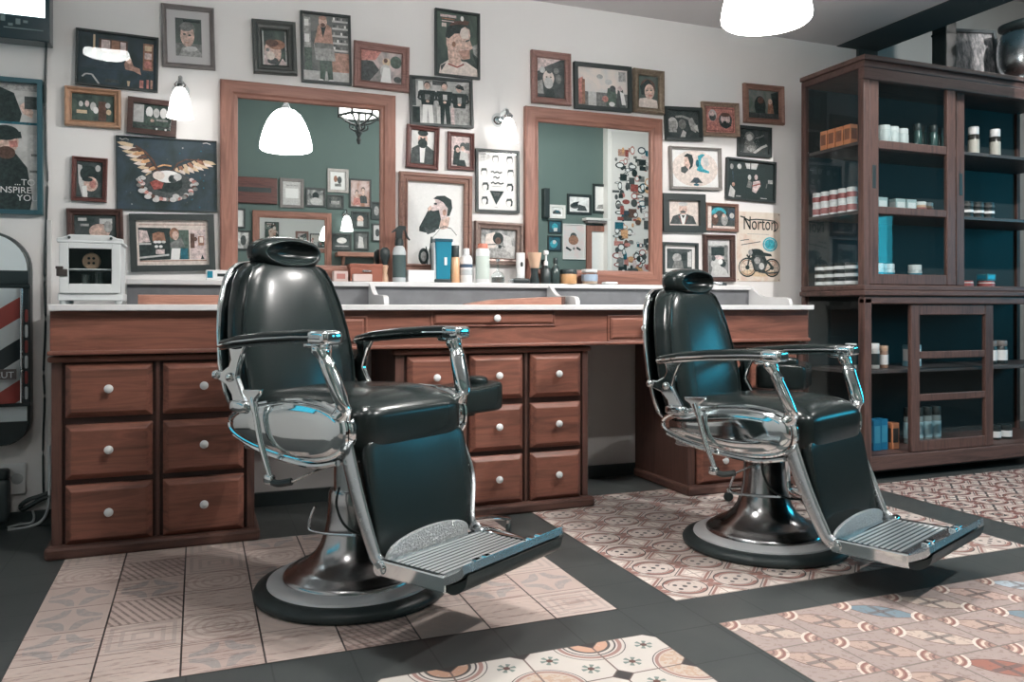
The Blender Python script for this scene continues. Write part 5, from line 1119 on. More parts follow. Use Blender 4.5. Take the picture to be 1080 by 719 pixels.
        # rear bracket
        poly = [(-.245, .700), (-.150, .702), (-.172, .672), (-.188, .640), (-.200, .600), (-.176, .560), (-.150, .520), (-.150, .500), (-.210, .500), (-.222, .545), (-.252, .575), (-.300, .590), (-.302, .618), (-.268, .618), (-.238, .634), (-.226, .655), (-.232, .680)]
        b = MB(); b.prism(poly if s < 0 else poly, s * .262 - .011, s * .262 + .011, 'xz'); br = part(b, 'rear_bracket', CHROME, bevel=.006, seg=3)
        b = MB(); b.superq((-.185, s * .262, .512), (.045, .024, .020), .6, .6, 20, 10); b.build('foot_collar', CHROME, br, smooth=True)
        for hx_, hz_ in ((-.225, .600), (-.30, .604)):
            b = MB(); b.superq((hx_, s * .270, hz_), (.015, .017, .015), .85, .85, 16, 8); b.build('hinge', CHROME, br, smooth=True)
        # leg strut down to the footrest
        P = spline([(.245, s * .226, .455), (.262, s * .228, .405), (.315, s * .234, .28), (.372, s * .240 if s < 0 else fy - .004, .17), (.395, s * .242 if s < 0 else fy - .008, .140), (.432, s * .244 if s < 0 else fy - .010, .128)], 8)
        b = MB(); R = [.031 - .012 * (i / (len(P) - 1)) for i in range(len(P))]
        b.tube(P, R, 12, flat=.38, up=(0, 1, 0)); part(b, 'leg_strut', CHROMEB, smooth=True)
    # footrest
    b = MB()
    for s in (-1, 1):
        yr = -.260 if s < 0 else fy - .016; b.box(.425, yr - .009, .112, .655, yr + .009, .156 if s < 0 else .142)
    b.box(.400, -.262, .118, .425, fy - .006, .136)
    fr = part(b, 'footrest', CHROME, bevel=.005)
    for k in range(12):
        x = .436 + k * .0178; b = MB(); b.box(x - .0048, -.256, .128, x + .0048, fy - .014, .1378); b.build('slat', SATIN, fr)
    b = MB(); b.box(.426, -.258, .124, .640, fy - .010, .1365); b.build('tray_plate', RUBBER, fr)
    for s in (-1, 1):
        b = MB(); b.lathe([(.0001, -.020), (.017, -.018), (.019, -.008), (.019, .008), (.017, .018), (.0001, .020)], 20, (.430, -.258 if s < 0 else fy - .012, .132), 'Y'); b.build('hinge_knuckle', CHROME, fr, smooth=True)
    # toe bar: chrome top, black rubber underside
    arc = spline([(.618, 0, .128), (.648, 0, .134), (.675, 0, .146), (.700, 0, .160), (.712, 0, .174)], 6)
    up_ = [(p.x, p.z + .018) for p in arc]; lo_ = [(p.x + .004, p.z - .002) for p in arc]
    b = MB(); b.prism(up_ + [(q[0], q[1]) for q in lo_[::-1]], -.268, fy, 'xz'); b.build('toe_bar', CHROMEB, fr, bevel=.004)
    lo2 = [(p.x + .010, p.z - .004) for p in arc]; lo3 = [(p.x + .018 - .012 * k_ / (len(arc) - 1), p.z - .030 + .022 * abs(2 * k_ / (len(arc) - 1) - 1) ** 2) for k_, p in enumerate(arc)]
    b = MB(); b.prism(lo2 + lo3[::-1], -.255, fy - .006, 'xz'); b.build('toe_bar_rubber', RUBBER, fr, bevel=.004)
    for y in (-.15, -.11, .09, .13):
        b = MB(); b.box(.650, y - .012, .150, .672, y + .012, .172); b.build('toe_block', CHROME, fr, bevel=.004)
    # cast ornament plate behind the slats
    n = 20; hw_ = (fy + .23) / 2 - .03; cy_ = (fy - .23) / 2 - .01; orn = [(cy_ - hw_, 0)] + [(cy_ - hw_ * cos(pi * i / n), .066 * sin(pi * i / n) ** .7) for i in range(1, n)] + [(cy_ + hw_, 0)]
    b = MB(); b.prism(orn, 0, .012, 'yz'); b.v = [(x + .385 + .25 * z, y, z + .130) for x, y, z in b.v]; b.build('cast_plate', CAST, fr, bevel=.003)
    # recline lever, brake lever, cable
    b = MB(); b.tube(spline([(-.082, -.292, .548), (-.070, -.294, .515), (-.040, -.296, .42), (.000, -.292, .325)], 6), [.012] * 7 + [.009] * 12, 10); lv = part(b, 'recline_lever', CHROME, smooth=True)
    b = MB(); b.prism([(-.128, .570), (-.036, .576), (-.040, .562), (-.062, .545), (-.074, .520), (-.088, .520), (-.104, .545), (-.126, .558)], -.300, -.284, 'xz'); b.build('lever_head', CHROME, lv, bevel=.005)
    b = MB(); b.superq((-.004, -.292, .315), (.020, .012, .016), .6, .6, 20, 10); b.build('lever_foot', CHROME, lv, smooth=True)
    b = MB(); b.tube(spline([(0, -.292, .312), (.03, -.288, .306), (.07, -.27, .314)], 5), [.011] * 11, 8); b.build('lever_grip', BLACK, lv, smooth=True)
    b = MB(); b.tube(spline([(.07, -.27, .314), (.12, -.21, .345), (.16, -.13, .368)], 5), .004, 6); part(b, 'link_rod', CHROME, smooth=True)
    b = MB(); b.tube(spline([(.05, -.10, .35), (.06, -.12, .30), (.09, -.11, .24), (.13, -.06, .205), (.17, .02, .20)], 6), .004, 6); b.build('brake_cable', BLACK, t, smooth=True)
    b = MB(); b.tube(spline([(-.062, -.10, .275), (-.075, -.105, .245), (-.082, -.108, .212), (-.065, -.108, .200), (.02, -.112, .206), (.12, -.10, .216)], 6), .005, 8); b.build('pump_lever', CHROMEB, t, smooth=True)
    return t
C1 = make_chair('black leather and chrome barber chair standing on the faded square tiles', (.462, 2.575), radians(-58), .082, .172)
C2 = make_chair('black leather and chrome barber chair standing on the rosette patterned tiles', (2.005, 2.50), radians(-68), .0, .216)

# ------------------------------------------------------------------ small wheeled stools beside the chairs
def stool(label, x, y, rz, zs):
    t = thing('wheeled_stool', label, 'stool', (x, y, 0), (0, 0, rz), 'wheeled work stools')
    b = MB()
    def fn(v, q):
        X, Y, Zz = v
        if q[2] > 0: Zz += .020 * (abs(q[0]) ** 2) - .012
        return (X, Y, Zz)
    b.superq((0, 0, zs - .055), (.15, .105, .055), .25, .3, 48, 20, fn); b.build('seat', LEATH, t, smooth=True, ang=180)
    b = MB(); b.superq((.085, 0, zs - .002), (.035, .05, .022), .6, .6, 28, 12); b.build('seat_ridge', LEATH, t, smooth=True, ang=180)
    b = MB(); b.lathe([(.0001, zs - .12), (.06, zs - .12), (.06, zs - .105), (.0001, zs - .105)], 24); b.build('seat_plate', BLACK, t, smooth=True)
    b = MB(); b.lathe([(.026, .10), (.026, .30), (.016, .31), (.014, zs - .11)], 20); b.build('column', CHROME, t, smooth=True)
    b = MB(); b.lathe([(.0001, .070), (.035, .072), (.04, .09), (.03, .12), (.026, .14)], 20); b.build('hub', CHROME, t, smooth=True)
    for k in range(5):
        a = 2 * pi * k / 5; c_, s_ = cos(a), sin(a)
        b = MB(); b.tube(spline([(.03 * c_, .03 * s_, .100), (.15 * c_, .15 * s_, .088), (.255 * c_, .255 * s_, .066), (.275 * c_, .275 * s_, .055)], 5), [.017 - .0004 * i for i in range(16)], 10, flat=.7); lg = b.build('leg', CHROME, t, smooth=True)
        b = MB(); b.lathe([(.0001, -.010), (.018, -.009), (.022, -.004), (.022, .004), (.018, .009), (.0001, .010)], 16, (0, 0, 0), 'Y')
        m = Matrix.Rotation(a + .6, 4, 'Z'); b.v = [tuple(m @ Vector(v) + Vector((.272 * c_, .272 * s_, .0225))) for v in b.v]
        b.build('caster_wheel', RUBBER, lg, smooth=True)
        b = MB(); b.tube([(.272 * c_, .272 * s_, .026), (.272 * c_, .272 * s_, .058)], .008, 8); b.build('caster_stem', CHROMEB, lg, smooth=True)
    return t
stool('black saddle stool on a chrome star base beside the nearer barber chair', .905, 2.86, radians(26), .62)
stool('black saddle stool on a chrome star base behind the farther barber chair', 2.40, 2.86, radians(42), .655)
# ------------------------------------------------------------------ glass showcase at the right
SX0, SX1, SY0, SY1 = 3.177, 4.90, 3.18, 3.645
t = thing('showcase', 'tall dark wooden showcase with sliding glass doors by the right end of the wall', 'showcase', ((SX0 + SX1) / 2, SY0, 0)); ox = (SX0 + SX1) / 2
def bx(b, x0, y0, z0, x1, y1, z1): b.box(x0 - ox, y0 - SY0, z0, x1 - ox, y1 - SY0, z1)
b = MB()
for q in ((SX0, SY0, 0, SX0 + .048, SY0 + .045, .945), (SX1 - .048, SY0, 0, SX1, SY0 + .045, .945), (SX0 + .004, SY0 + .01, 1.0, SX0 + .042, SY0 + .05, 2.15), (SX1 - .042, SY0 + .01, 1.0, SX1 - .004, SY0 + .05, 2.15), (SX0, SY1 - .03, 0, SX0 + .03, SY1, 2.15), (SX1 - .03, SY1 - .03, 0, SX1, SY1, 2.15)):
    b = MB(); bx(b, *q); b.build('post', WALN, t, bevel=.004)
b = MB(); bx(b, SX0, SY0 + .005, 2.13, SX1, SY1, 2.165); bx(b, SX0 - .012, SY0 - .012, 2.165, SX1 + .012, SY1, 2.19); bx(b, SX0, SY0 + .004, 2.07, SX1, SY0 + .04, 2.13)
b.build('top_board', WALNX, t, bevel=.005)
b = MB(); bx(b, SX0 - .014, SY0 - .014, .958, SX1 + .014, SY1, .985); bx(b, SX0 - .004, SY0 - .002, .985, SX1, SY1, 1.014); bx(b, SX0, SY0, .915, SX1, SY0 + .04, .958); b.build('middle_board', WALNX, t, bevel=.006)
b = MB(); bx(b, SX0 + .03, SY0 + .02, .105, SX1 - .03, SY1, .13); bx(b, SX0 + .04, SY0 + .004, .055, SX1 - .04, SY0 + .04, .13); b.build('bottom_board', WALNX, t, bevel=.004)
b = MB(); bx(b, SX0 + .02, SY1 - .014, .02, SX1 - .02, SY1 - .002, 2.14); b.build('back_panel', WALND, t)
b = MB(); bx(b, SX0 + .03, SY0 + .06, .035, SX1 - .03, SY0 + .07, .105); b.build('plinth_board', WALND, t)
for z, nm in ((1.745, 'shelf'), (1.385, 'shelf'), (.548, 'shelf')):
    b = MB(); bx(b, SX0 + .03, SY0 + .075, z, SX1 - .03, SY1 - .015, z + .018); b.build(nm, plain('dark_shelf_wood', RGB(66, 62, 62), .5), t, bevel=.002)
for x in (SX0 + .012, SX1 - .016):
    for (z0, z1) in ((.12, .93), (1.014, 2.13)):
        b = MB()
        b.add([(x - ox, .05, z0), (x - ox, SY1 - SY0 - .03, z0), (x - ox, SY1 - SY0 - .03, z1), (x - ox, .05, z1)], [(3, 2, 1, 0) if x < 4 else (0, 1, 2, 3)]); b.build('side_glass', GLASS, t)
def door(x0, x1, z0, z1, y, rails, handle, topr=.05, botr=.055, st=.062):
    b = MB(); bx(b, x0, y, z0, x0 + st, y + .024, z1); bx(b, x1 - st, y, z0, x1, y + .024, z1); bx(b, x0 + st, y + .002, z1 - topr, x1 - st, y + .022, z1); bx(b, x0 + st, y + .002, z0, x1 - st, y + .022, z0 + botr)
    for (a, c) in rails: bx(b, x0 + st, y + .002, a, x1 - st, y + .022, c)
    d = b.build('sliding_door', WALN, t, bevel=.004)
    b = MB(); b.add([(x0 + st - ox, y + .012 - SY0, z0 + botr), (x1 - st - ox, y + .012 - SY0, z0 + botr), (x1 - st - ox, y + .012 - SY0, z1 - topr), (x0 + st - ox, y + .012 - SY0, z1 - topr)], [(0, 1, 2, 3)]); b.build('door_glass', GLASS, d)
    if handle:
        b = MB(); b.box(handle - ox - .012, y - SY0 - .002, (z0 + z1) / 2 - .06, handle - ox + .012, y - SY0 + .002, (z0 + z1) / 2 + .06); b.build('finger_pull', BLACK, d, bevel=.002)
    return d
door(SX0 + .045, 3.828, 1.016, 2.128, SY0 + .012, [(1.72, 1.764), (1.382, 1.421)], SX0 + .075)
door(3.255, 3.935, 1.016, 2.128, SY0 + .045, [(1.72, 1.764), (1.382, 1.421)], 3.905)
door(3.507, 4.115, .132, .912, SY0 + .012, [(.624, .662), (.398, .436)], None, .055, .058)
def jarset(name, label, cat, group, spots, z, r, h, body, cap, band=None, n=16):
    proto = None
    for (x, y) in spots:
        if proto is None:
            g = thing(name, label, cat, (x, y, z), group=group)
            b = MB(); b.lathe([(.0001, 0), (r * .95, 0), (r, .004), (r, h * .72), (r * .85, h * .78), (.0001, h * .78)], n); b.build('jar_body', body, g, smooth=True)
            b = MB(); b.lathe([(r * .9, h * .76), (r * .96, h * .78), (r * .96, h * .98), (r * .9, h), (.0001, h)], n); b.build('lid', cap, g, smooth=True)
            if band: b = MB(); b.lathe([(r * 1.02, h * .15), (r * 1.02, h * .6)], n); b.f = b.f[:-2]; b.mi = b.mi[:-2]; b.build('label_band', band, g, smooth=True)
            proto = g
        else: dup(proto, (x, y, z))
def boxset(name, label, cat, group, spots, z, sx, sy, h, body, face):
    proto = None
    for (x, y, dzz) in spots:
        if proto is None:
            g = thing(name, label, cat, (x, y, z + dzz), group=group)
            b = MB(); b.box(-sx / 2, -sy / 2, 0, sx / 2, sy / 2, h); b.build('carton', body, g, bevel=.002)
            b = MB(); b.box(-sx / 2 - .0008, -sy * .38, h * .25, -sx / 2 + .001, sy * .38, h * .8); b.box(-sx * .38, -sy / 2 - .0008, h * .25, sx * .38, -sy / 2 + .001, h * .8); b.build('label', face, g)
            proto = g
        else: dup(proto, (x, y, z + dzz))
CARD_O = solid('orange_carton', (204, 134, 96), .5); DKRED = solid('dark_red_label', (150, 84, 84)); DKLAB = solid('black_white_label', (70, 74, 74))
boxset('product_box', 'small orange carton in the row seen through the showcase side, top shelf', 'box', 'orange cartons on the top shelf', [(3.245, 3.345 + .058 * k, 0) for k in range(4)], 1.764, .05, .048, .105, CARD_O, solid('brown_print', (128, 84, 66)))
jarset('product_jar', 'white jar with a dark red band in the double row on the middle showcase shelf', 'jar', 'red banded jars on the middle shelf', [(3.245, 3.335 + .064 * k) for k in range(5)], 1.404, .027, .070, WB, WB, DKRED)
jarset('product_jar', 'white jar with a dark red band stacked on top of the red banded row', 'jar', 'red banded jars on the middle shelf, upper layer', [(3.245, 3.335 + .064 * k) for k in range(5)], 1.4745, .027, .062, WB, WB, DKRED)
tin = 0
for lv in range(3):
    jarset('product_tin', ['black and white flat tin, bottom layer at the foot of the upper showcase', 'black and white flat tin, middle layer at the foot of the upper showcase', 'black and white flat tin, top layer at the foot of the upper showcase'][lv], 'tin', ['bottom', 'middle', 'top'][lv] + ' layer of black and white tins', [(3.25, 3.345 + .074 * k) for k in range(4)], 1.0145 + lv * .041, .034, .040, BLACK, BLACK, WB)
jarset('product_jar', 'white apothecary jar behind the top pane of the sliding door', 'jar', 'white jars behind the top pane', [(3.46, 3.33), (3.53, 3.34), (3.62, 3.36)], 1.764, .036, .115, solid('frosted_jar', (206, 212, 212)), WB)
jarset('product_bottle', 'slim green bottle behind the top pane of the sliding door', 'bottle', 'slim green bottles behind the top pane', [(3.76, 3.38), (3.82, 3.40), (3.88, 3.38), (3.97, 3.42)], 1.764, .022, .16, solid('dark_green_glass', (58, 84, 82), .15), BLACK)
boxset('product_box', 'pale blue carton behind the middle pane of the sliding door', 'box', 'pale cartons behind the middle pane', [(3.46, 3.36, 0), (3.60, 3.37, 0), (3.68, 3.37, 0)], 1.404, .07, .05, .09, solid('pale_blue_carton', (176, 196, 198)), WB)
jarset('product_jar', 'cream jar behind the middle pane of the sliding door', 'jar', 'cream jars behind the middle pane', [(3.755, 3.36), (3.83, 3.38)], 1.404, .034, .08, BEIGE, WB, DKRED)
jarset('product_jar', 'pale jar behind the lowest pane of the upper sliding door', 'jar', 'pale jars behind the lowest pane', [(3.42, 3.34), (3.52, 3.36), (3.74, 3.38)], 1.0145, .036, .12, LGREY, WB, TEALP)
jarset('product_bottle', 'dark bottle with a white cap and pale label, open right part of the showcase', 'bottle', 'dark white capped bottles on the top shelf', [(4.245, 3.42), (4.42, 3.42)], 1.764, .030, .19, solid('brown_black_glass', (54, 56, 54), .15), WB, solid('pale_label', (190, 190, 180)))
for lv in range(3):
    jarset('product_tin', ['dark flat tin, bottom layer on the middle shelf at right', 'dark flat tin, middle layer on the middle shelf at right', 'dark flat tin, top layer on the middle shelf at right'][lv], 'tin', ['bottom', 'middle', 'top'][lv] + ' layer of dark tins at right', [(4.16 + .085 * k, 3.40) for k in range(3)], 1.404 + .036 * lv, .038, .034, BLACK, BLACK, DKLAB if lv != 1 else WB)
jarset('product_tin', 'low red and white tin at the foot of the upper showcase, right part', 'tin', 'red and white tins at lower right', [(4.10, 3.36), (4.27, 3.36)], 1.0145, .045, .035, WB, DKRED, DKRED)
boxset('product_box', 'teal carton lying on a red and white tin, upper showcase right part', 'box', None, [(4.27, 3.36, 0)], 1.05, .07, .07, .04, solid('teal_carton', (50, 106, 118)), TEALP)
# lower part
jarset('candle_jar', 'white lidded jar in the lower showcase, open left part', 'jar', 'white lidded jars in the lower left part', [(3.30, 3.40), (3.42, 3.36)], .567, .030, .135, solid('patterned_white_jar', (178, 182, 180)), WB, BLACK)
jarset('product_bottle', 'tan bottle in the lower showcase, open left part', 'bottle', 'tan bottles in the lower left part', [(3.50, 3.37), (3.535, 3.40)], .567, .024, .12, solid('tan_bottle', (150, 122, 104)), BEIGE, WB)
boxset('product_box', 'tall blue carton at the bottom of the lower showcase', 'box', 'tall blue cartons at the bottom', [(3.385, 3.33, 0), (3.445, 3.34, 0)], .1305, .05, .06, .165, solid('blue_carton', (26, 108, 146), .4), solid('light_blue_print', (60, 140, 170)))
boxset('product_box', 'orange carton beside the tall blue cartons at the bottom of the showcase', 'box', None, [(3.525, 3.34, 0)], .1305, .05, .06, .14, CARD_O, solid('black_print', (66, 62, 58)))
jarset('product_bottle', 'clear bottle with pale blue label behind the lowest pane of the lower door', 'bottle', 'clear bottles behind the lower door', [(3.74 + .068 * k, 3.42) for k in range(4)], .1305, .028, .20, solid('grey_bottle', (120, 134, 136), .2), BLACK, solid('pale_blue_band', (150, 186, 196)))
boxset('product_box', 'pale blue carton behind the middle pane of the lower door', 'box', None, [(3.74, 3.40, 0)], .567, .08, .06, .12, solid('light_blue_carton', (120, 168, 184)), WB)
jarset('candle_jar', 'white labelled jar on the shelf right of the lower door', 'jar', 'white labelled jars at lower right', [(4.33, 3.38), (4.415, 3.38)], .567, .036, .135, BLACK, solid('grey_lid', (128, 124, 122)), WB)
jarset('product_tin', 'black and white striped tin at the bottom right of the showcase', 'tin', 'striped tins at the bottom right', [(4.33, 3.36), (4.42, 3.36)], .1305, .04, .08, BLACK, BLACK, WB)
# on top of the showcase
ZT = 2.1905
t = thing('framed_board', 'silver edged frame with a streaked grey picture, leaning on top of the showcase', 'picture', (4.40, 3.53, ZT), (radians(-8), 0, radians(-14)))
b = MB(); frame_loop(b, .31, .40, FLAT(.018, .03)); b.v = [(x, y, z + .202) for x, y, z in b.v]; b.build('frame', plain('silver_black_edge', RGB(96, 102, 104), .3, metal=.5), t)
b = MB(); b.box(-.138, -.012, .020, .138, -.004, .384); mm = M('streaked_grey_print', rough=.5); nn = mm.noise(mm.coord((22, 22, 7)), 1.6, 6, .7); mm.color(mm.ramp(nn, [(.35, RGB(70, 78, 80)), (.5, RGB(150, 150, 152)), (.62, RGB(214, 208, 210))])); b.build('print', mm.m, t)
t = thing('storage_case', 'black upright case standing on top of the showcase, left of the silver framed picture', 'case', (4.185, 3.56, ZT))
b = MB(); b.box(-.045, -.04, 0, .045, .06, .42); b.build('case_body', BLACK, t, bevel=.008)
b = MB(); b.box(-.047, -.042, .34, .047, .062, .352); b.build('seam', RUBBER, t)
t = thing('old_hair_dryer', 'silver vintage hood shaped dryer with a dark round vent on top of the showcase', 'hair dryer', (4.54, 3.325, ZT))
b = MB(); b.superq((0, 0, .20), (.14, .13, .17), .8, .8, 40, 20); b.lathe([(.09, .0), (.10, .01), (.07, .05)], 32); b.build('hood', CHROMEB, t, smooth=True)
b = MB(); b.lathe([(.034, -.136), (.046, -.132), (.046, -.09)], 28, (-.03, 0, .15), 'Y'); b.lathe([(.0001, -.134), (.036, -.134)], 28, (-.03, 0, .15), 'Y'); b.build('round_vent', BLACK, t, smooth=True)
b = MB(); b.superq((0, .0, .355), (.125, .115, .03), .6, .6, 32, 12); b.build('dark_cap', BLACK, t, smooth=True)

# ------------------------------------------------------------------ lamps
SHADE = [(.022, .262), (.036, .262), (.060, .252), (.090, .226), (.118, .180), (.142, .120), (.157, .062), (.163, .024), (.161, .008), (.152, .0), (.146, .006), (.140, .06), (.110, .165), (.05, .236), (.022, .246)]
def pendant(label, x, y, zb, ztop, k=1.0):
    t = thing('pendant_lamp', label, 'pendant lamp', (x, y, zb), group='opal pendant lamps over the barber chairs')
    b = MB(); b.lathe([(r * k, h * k) for r, h in SHADE], 48); b.f = b.f[:-2]; b.mi = b.mi[:-2]; b.build('lamp_shade', OPAL, t, smooth=True)
    b = MB(); b.lathe([(.0001, .31 * k), (.012, .31 * k), (.018, .295 * k), (.028, .275 * k), (.030, .255 * k), (.0001, .25 * k)], 20); b.build('holder', CHROMEB, t, smooth=True)
    b = MB(); b.tube([(0, 0, .3 * k), (0, 0, ztop - zb - .02)], .006, 8); b.build('rod', CHROMEB, t, smooth=True)
    b = MB(); b.lathe([(.01, ztop - zb - .04), (.045, ztop - zb - .022), (.05, ztop - zb - .001), (.0001, ztop - zb - .001)], 24); b.build('ceiling_rose', CHROMEB, t, smooth=True)
    return t
pendant('white glass pendant lamp over the nearer chair, seen in the large mirror', .53, 2.25, 1.90, ZLOW)
pendant('white glass pendant lamp hanging above the farther chair at the top edge', 1.965, 2.44, 1.955, ZLOW)
def lamp_at(x, y, z, e, r, name, col=(1, .92, .84), spot=None):
    l = D.lights.new(name, 'POINT'); l.energy = e; l.shadow_soft_size = r; l.color = col
    o = D.objects.new(name, l); COL.objects.link(o); o.location = (x, y, z); return o
def sconce(label, px, py_bot, py_top, Ys=3.66, X=None, Z=None, wy=WALL, sgn=1):
    if X is None: X, zb = at(px, py_bot, Ys); zt = at(px, py_top, Ys)[1]
    else: zb, zt = Z
    h = zt - zb
    t = thing('wall_sconce', label, 'wall lamp', (X, Ys, zb), (0, 0, 0 if sgn > 0 else pi), group='bell shaped wall lamps')
    b = MB(); b.lathe([(h * .42, 0), (h * .40, h * .06), (h * .35, h * .30), (h * .30, h * .62), (h * .22, h * .86), (h * .12, h), (h * .10, h), (h * .2, h * .84), (h * .33, h * .3), (h * .38, h * .06)], 32); b.f = b.f[:-2]; b.mi = b.mi[:-2]; b.build('lamp_shade', OPALS, t, smooth=True)
    b = MB(); b.lathe([(h * .10, h * .94), (h * .16, h * 1.0), (h * .2, h * 1.08), (h * .12, h * 1.18), (.0001, h * 1.2)], 20); b.build('holder', CHROME, t, smooth=True)
    d = abs(wy - Ys) - .001
    b = MB(); b.tube(spline([(0, 0, h * 1.15), (0, d * .2, h * 1.38), (0, d * .6, h * 1.32), (0, d, h * 1.15)], 6), .009, 10); b.build('arm', CHROME, t, smooth=True)
    b = MB(); b.lathe([(.0001, d - .03), (.018, d - .028), (.032, d - .012), (.036, d)], 24, (0, 0, h * 1.15), 'Y'); b.build('wall_plate', CHROME, t, smooth=True)
    return t
sconce('bell shaped white wall lamp left of the large mirror', 190, 124, 92)
sconce('bell shaped white wall lamp between the two mirrors', 536, 150, 124)
# flat opal lamps under the high ceiling (three reflect in the picture glass, the last is added alcove light)
for k, (x, ly) in enumerate(((-.62, .95), (1.52, .95), (3.45, .95), (5.0, 2.6))):
    t = thing('ceiling_lamp', ['round opal lamp under the high ceiling, toward the left wall', 'round opal lamp under the high ceiling, in the middle of the room', 'round opal lamp under the high ceiling, toward the shop window', 'added round opal lamp under the high ceiling, out of view, lighting the showcase and alcove'][k], 'ceiling lamp', (x, ly, (2.75, 2.86, 2.94, 2.80)[k]), group='round lamps under the high ceiling')
    b = MB(); b.lathe([(.150, .0), (.156, .004), (.152, .03), (.13, .062), (.08, .078), (.0001, .082), (.0001, .076), (.078, .072), (.125, .056), (.145, .028), (.150, .0)], 36); b.f = b.f[:-2]; b.mi = b.mi[:-2]; b.build('lamp_shade', OPALW if k == 3 else OPAL, t, smooth=True)
    b = MB(); b.tube([(0, 0, .072), (0, 0, ZHIGH - (2.75, 2.86, 2.94, 2.80)[k] - .002)], .007, 8); b.build('rod', CHROMEB, t, smooth=True)

# ------------------------------------------------------------------ opposite side of the room (reflected in the mirrors)
YV = 2 * WALL - OPP
def av(px, py, yv=YV): return at(px, py, yv)
def opic(label, l, t_, r, btm, fmat, bg, shapes=(), fw=.014, mat=None, border=0):
    (x0, z1), (x1, z0) = av(l, t_), av(r, btm)
    picture(label, ((x0 + x1) / 2, (z0 + z1) / 2, x1 - x0, z1 - z0), FLAT(fw, .02), fmat, bg, shapes, mat, border, False, OPP + .0006, pi)
opic('white document in a pale frame on the green wall', 295, 188, 320, 220, GREYF, 'l', [('r', .2, .15, .8, .2, 'G'), ('r', .15, .3, .85, .7, 'w')], .03)
opic('black framed photograph right of the pale document on the green wall', 322, 198, 343, 219, BLKF, photo('d', 'l', 9), [('e', .5, .4, .2, .25, 'k'), ('e', .5, .75, .3, .25, 'l')], .02)
opic('white framed print, highest on the green wall', 345, 178, 367, 204, SILV, 'w', [('e', .4, .45, .14, .2, 'd'), ('e', .65, .4, .12, .18, 'B'), ('r', .3, .65, .7, .8, 'g')], .03)
opic('small dark framed photograph under the white framed print', 344.5, 205.5, 362, 221, BLKF, photo('k', 'g', 9), [('r', .2, .4, .8, .7, 'G')], .016)
opic('black framed photograph of two people on the green wall', 368, 188.5, 391, 220, BLKF, photo('p', 'B', 7), bust(.35, .5, .28, 'k', 's', 'd') + bust(.68, .6, .26, 'k', 's', 'R'), .016)
opic('small dark framed photograph at the far right of the reflected cluster', 391, 213, 402, 232, BLKF, photo('k', 'd', 9), [('e', .5, .5, .3, .3, 'G')], .014)
opic('dark framed photograph with a pale figure, right of the reflected wall lamp', 370, 223, 389, 241, BLKF, photo('k', 'd', 9), [('e', .5, .45, .2, .25, 's'), ('r', .3, .6, .7, .95, 'l')], .016)
opic('narrow framed photograph with a white ground on the green wall', 392, 236, 403, 255, BLKF, 'l', [('e', .5, .5, .25, .25, 'd')], .014)
opic('wide dark framed photograph above the reflected wooden shelf', 350, 246, 370, 264.5, BLKF, photo('k', 'd', 9), [('e', .5, .4, .3, .2, 'l'), ('r', .1, .75, .9, .82, 'G')], .016)
opic('dark framed photograph of a grey figure above the reflected wooden shelf', 373, 244, 388.5, 264, BLKF, photo('d', 'g', 9), [('p', [(.3, .95), (.4, .3), (.7, .2), (.8, .95)], 'l')], .016)
opic('white framed card at the left of the reflected cluster', 249, 220, 258.5, 241, BLKF, 'w', [], .016)
opic('white framed photograph below the left white card', 249, 243, 264, 264, BLKF, photo('w', 'g', 9), [('e', .5, .5, .25, .3, 'd')], .016)
opic('pale framed photograph of a car on the green wall', 578, 216, 595, 231, MATW, photo('l', 'w', 9), [('p', [(.15, .75), (.2, .5), (.35, .35), (.65, .3), (.85, .5), (.85, .75)], 'd'), ('r', .3, .4, .6, .55, 'T')], .03)
opic('black framed photograph with a white ground, near the sticker pillar', 597, 204.5, 622.5, 227, BLKF, photo('w', 'l', 9), [('p', [(.1, .9), (.2, .6), (.5, .5), (.6, .9)], 'd'), ('e', .72, .6, .22, .18, 'd'), ('p', [(.5, .3), (.8, .4), (.9, .7), (.6, .6)], 'k')], .03)
opic('large black framed white print beside the sticker pillar', 624, 194, 648, 226, BLKF, 'w', [('p', [(.1, .8), (.4, .7), (.8, .75), (.9, .9), (.1, .92)], 'G')], .03)
opic('upper teal photograph in a dark frame on the green wall', 577, 232, 591.5, 246.5, BLKF, photo('T', 'n', 9), [('e', .5, .5, .25, .3, 't'), ('r', .3, .6, .6, .9, 'l')], .014)
opic('lower teal photograph in a dark frame on the green wall', 576.5, 248.5, 591, 265, BLKF, photo('T', 'n', 9), [('e', .55, .55, .3, .3, 't'), ('e', .5, .4, .15, .15, 'l')], .014)
opic('pale bordered print of a dark crest on the green wall', 592.5, 236, 616, 274, MATW, photo('l', 'p', 9), [('e', .52, .35, .16, .12, 'd'), ('e', .52, .45, .24, .14, 'B'), ('p', [(.15, .72), (.35, .64), (.4, .7), (.2, .76)], 'k'), ('p', [(.6, .74), (.85, .64), (.9, .7), (.66, .78)], 'k'), ('e', .5, .7, .06, .04, 'g')], .012)
(x0, z1), (x1, z0) = av(268, 222), av(349, 300)
mirror('wooden framed mirror on the green wall, seen inside the large mirror', x0 - .02, x1, z0, z1, OPP + .0006, pi)
(x0, z1), (x1, z0) = av(617, 238), av(690, 300)
picture('wooden framed mirror on the green wall next to the sticker pillar, its reflection painted in', ((x0 + x1 - .12) / 2, (z0 + z1) / 2, x1 - .12 - x0, z1 - z0), FLAT(.07, .03), PINE, 'w', [('p', [(.1, .95), (.3, .72), (.5, .76), (.6, .95)], 'T'), ('e', .38, .7, .1, .06, 't')], None, 0, False, OPP + .0006, pi)  # stands in for a mirror; its pale reflection is painted flat
(x0, z1), (x1, z0) = av(240, 186), av(292, 216)
